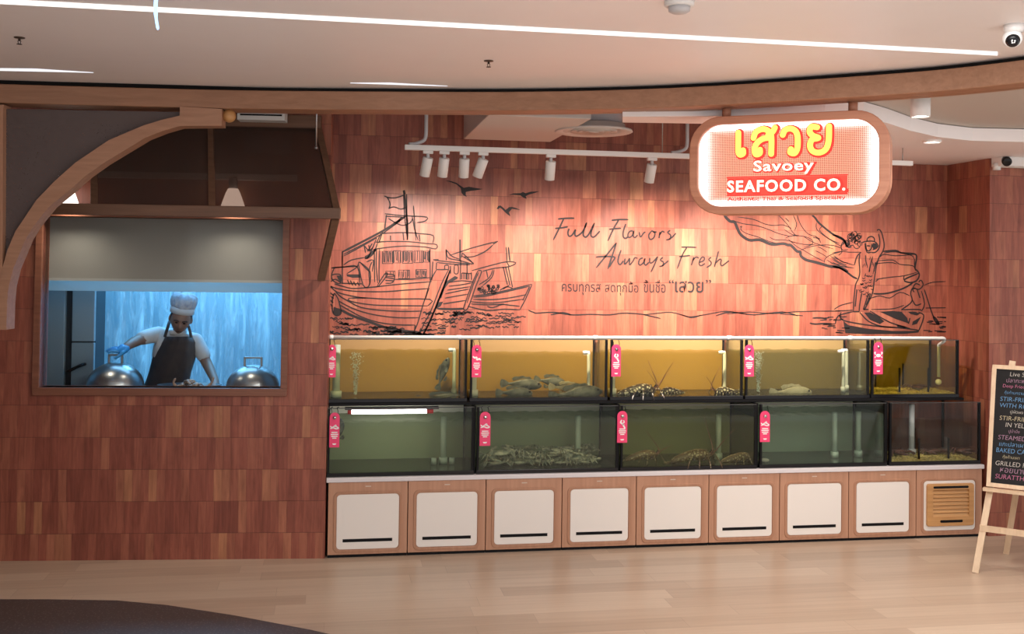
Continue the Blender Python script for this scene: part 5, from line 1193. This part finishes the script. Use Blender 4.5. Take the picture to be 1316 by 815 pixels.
d = V((-.35, -.85, -.35)).normalized(); ax = V((0, 0, 1)).rotation_difference(d).to_matrix()
MB().lathe([(.036, -.01), (.036, .05), (.028, .055), (0, .05)], V((c.x-.01, YF-.13, c.z-.01)), 20, ax=ax).build('lens', BLACKG, t)
q0, q1 = PY(1262, 192, YF-.05), PY(1330, 158, YF-.05)
o = MB().tube([(XR+.02, YF-.06, 2.985), (XR+.6, YF-.06, 2.985)], .035, 14).tube([(XR+.02, YF-.06, 2.985), (XR+.02, YF-.06, 2.93)], .03, 14).build('drain_pipe', PVC); tag(o, 'white plastic drain pipe under the ceiling above the box camera', 'pipe')
def sprinkler(px, py, label):
    c = PZ(px, py-5, 3.2); t_ = thing('sprinkler_head', label, 'sprinkler', c-V((0, 0, .06)))
    MB().lathe([(.026, 0), (.025, -.004), (.012, -.006)], c, 20).build('escutcheon', M('brass_plate', (.12, .09, .07), .35, .8), t_)
    MB().tube([c, c-V((0, 0, .018))], .006, 10).bar(c+V((-.007, 0, -.018)), c+V((-.004, 0, -.033)), .003).bar(c+V((.007, 0, -.018)), c+V((.004, 0, -.033)), .003).lathe([(.013, -.033), (.013, -.035), (0, -.036)], c, 14).build('head', M('dark_brass', (.05, .04, .035), .35, .8), t_)
sprinkler(25, 53, 'dark fire sprinkler head on the ceiling at the upper left'); sprinkler(628, 83, 'dark fire sprinkler head on the ceiling above the middle of the beam')
c = PZ(873, 2, 3.2); t = thing('smoke_detector', 'round white smoke detector on the ceiling at the top of the picture', 'smoke detector', c-V((0, 0, .05)))
MB().lathe([(.062, 0), (.062, -.015), (.056, -.022)], c, 28).build('base', WHITE, t); MB().lathe([(.046, -.022), (.044, -.04), (.03, -.048), (0, -.049)], c, 28).build('sensor_cap', GREYP, t)
# recessed linear lamp in the arcade ceiling
la = [PZ(x, y, 3.2) for x, y in ((-60, -5.5), (0, -1.5), (1282, 66.5), (1282, 70.5), (0, 4.0), (-60, 0.5))]
t = thing('linear_lamp', 'long thin lit linear lamp recessed across the arcade ceiling', 'lamp', (la[1]+la[2])/2)
MB().extr([p-V((0, 0, .004)) for p in la], (0, 0, .004)).build('diffuser', emis('linear_diffuser', (1, .93, .88), .95), t)
def ceilglint(pts, lab):  # glowing strips that stand in for glossy highlights along the ceiling edge
    q = [PZ(x, y, 3.2) for x, y in pts]; o_ = MB().extr([p-V((0, 0, .003)) for p in q], (0, 0, .003)).build('ceiling_glint', emis('glint_glow', (.92, .93, 1), .75)); tag(o_, lab, 'lamp')
ceilglint([(-20, 87.5), (45, 88.2), (120, 93), (60, 91.6), (-20, 90.0)], 'short glowing strip for a light glint on the ceiling edge at the left')
ceilglint([(450, 106.4), (500, 106.2), (575, 110.4), (520, 108.8)], 'short glowing strip for a light glint on the ceiling edge left of the middle')
# glowing blue strand
p0, p1, p2 = PZ(201, -6, 3.2), None, None
def at(px, py, d): return CAM+ray(px, py)*d
dd_ = (p0-CAM).dot(_F)
o = MB().tube(smoothpath([p0, at(200, 8, dd_), at(200.5, 22, dd_), at(203, 38, dd_)], 4), [.008]*4+[.008]*4+[.006]*4+[.004], 8).build('icicle_light', emis('blue_strand', (.35, .62, 1), 1.6)); tag(o, 'small glowing blue light strand hanging from the ceiling at top left', 'light')

# ================================================================== chalkboard on easel
foot = PZ(1253, 737, 0); BA = R(-42)
ME = Matrix.Translation(foot) @ Matrix.Rotation(BA, 4, 'Z')
def ET(px, py, lean=.0): # point on the easel's leaning plane
    n_ = (ME.to_3x3() @ V((0, -1, TL))).normalized(); return ME.inverted() @ hit(px, py, foot, n_)
TL = .34
es = thing('easel', 'pale wooden easel at the right edge, holding the chalkboard', 'easel', (0, 0, 0), frame=ME)
tl, bl_ = ET(1285, 469), ET(1268, 622); BW = .62
lt_ = tl+V((.02, 0, .05)); print('easel', tl, bl_)
def lean(x, z, off=0): return V((x, TL*z+off, z))
legL0, legL1 = lean(0.0, 0.0, .012), lean(bl_.x+.13, tl.z+.03, .012)
mid = bl_.x+BW/2; legR0, legR1 = lean(2*mid, 0, .012), lean(2*mid-legL1.x, legL1.z, .012)
MB().bar(legL0, legL1, .042, .022).build('leg', PINE, es); MB().bar(legR0, legR1, .042, .022).build('leg', PINE, es)
rf = ME.inverted() @ PZ(1293, 712, 0); MB().bar((mid-.05, TL*1.20+.03, 1.20), (rf.x, rf.y, 0), .040, .022).build('rear_leg', PINE, es)
def legx(z): return legL0.x+(legL1.x-legL0.x)*z/legL1.z
MB().bar(lean(legx(.30)-.02, .30, -.004), lean(2*mid-legx(.30)+.02, .30, -.004), .018, .042).build('cross_bar', PINE, es)
MB().bar(lean(legx(bl_.z-.03)-.04, bl_.z-.03, -.03), lean(2*mid-legx(bl_.z-.03)+.04, bl_.z-.03, -.03), .06, .02).build('tray', PINE, es)
bd = thing('chalkboard', 'black chalkboard menu with coloured chalk lines in a pale wood frame', 'chalkboard', bl_, frame=ME)
bw0, bw1, bz0, bz1 = bl_.x, bl_.x+BW, bl_.z-.012, tl.z
def slab(x0, x1, z0, z1, f, b): return [lean(x0, z0, f), lean(x1, z0, f), lean(x1, z1, f), lean(x0, z1, f)], (0, b-f, 0)
m = MB(); 
for a in ((bw0, bw1, bz0, bz0+.028), (bw0, bw1, bz1-.028, bz1), (bw0, bw0+.028, bz0+.028, bz1-.028), (bw1-.028, bw1, bz0+.028, bz1-.028)): q, v_ = slab(*a, -.024, -.002); m.extr(q, v_)
m.build('board_frame', PINE, bd, bevel=.002)
q, v_ = slab(bw0+.026, bw1-.026, bz0+.026, bz1-.026, -.014, -.004); MB().extr(q, v_).build('board', noisy('black_slate', (.003, .003, .004), (.008, .008, .009), 8, .85), bd)
CH = {c: M('chalk_'+c, v, .9) for c, v in dict(white=(.48, .46, .42), pink=(.46, .15, .26), blue=(.12, .28, .50), cream=(.46, .41, .27), violet=(.34, .20, .29)).items()}
rows_ = [('Live Seafood', 'white', .36), ('ปลากะพงทอด', 'violet', .26), ('Deep Fried Sea Bass', 'pink', .16), ('กุ้งก้ามกราม', 'blue', .22), ('STIR-FRIED LOBSTER', 'blue', .10), ('WITH ROCK SALT', 'blue', .10), ('ปูผัดผง', 'white', .42), ('STIR-FRIED CRAB', 'cream', .11), ('IN YELLOW CURRY', 'white', .30), ('ปูม้านึ่ง', 'violet', .40), ('STEAMED CRAB', 'violet', .10), ('แกะปลาเผา', 'blue', .14), ('BAKED CANADIAN LOBSTER', 'blue', .06), ('กุ้งก้ามเผา', 'cream', .26), ('GRILLED RIVER PRAWN', 'white', .06), ('หอยนางรม', 'violet', .20), ('SURATTHANI OYSTER', 'pink', .07)]
ht = (bz1-bz0-.09)/len(rows_)
for i, (s, c, ind) in enumerate(rows_):
    zt_ = bz1-.045-ht*i; zb_ = zt_-ht*.68; _, _, asp = text2d(s)
    x0_ = bw0+.04+ind*.22; wd = min((zt_-zb_)*asp, bw1-.05-x0_)
    o_ = lean(x0_, zb_, -.0146); m = MB(); put_text(m, s, o_, (wd, 0, 0), lean(0, zt_-zb_), shear=.1, bold=-.008)
    m.build('chalk_line', CH[c], bd, normals=False)
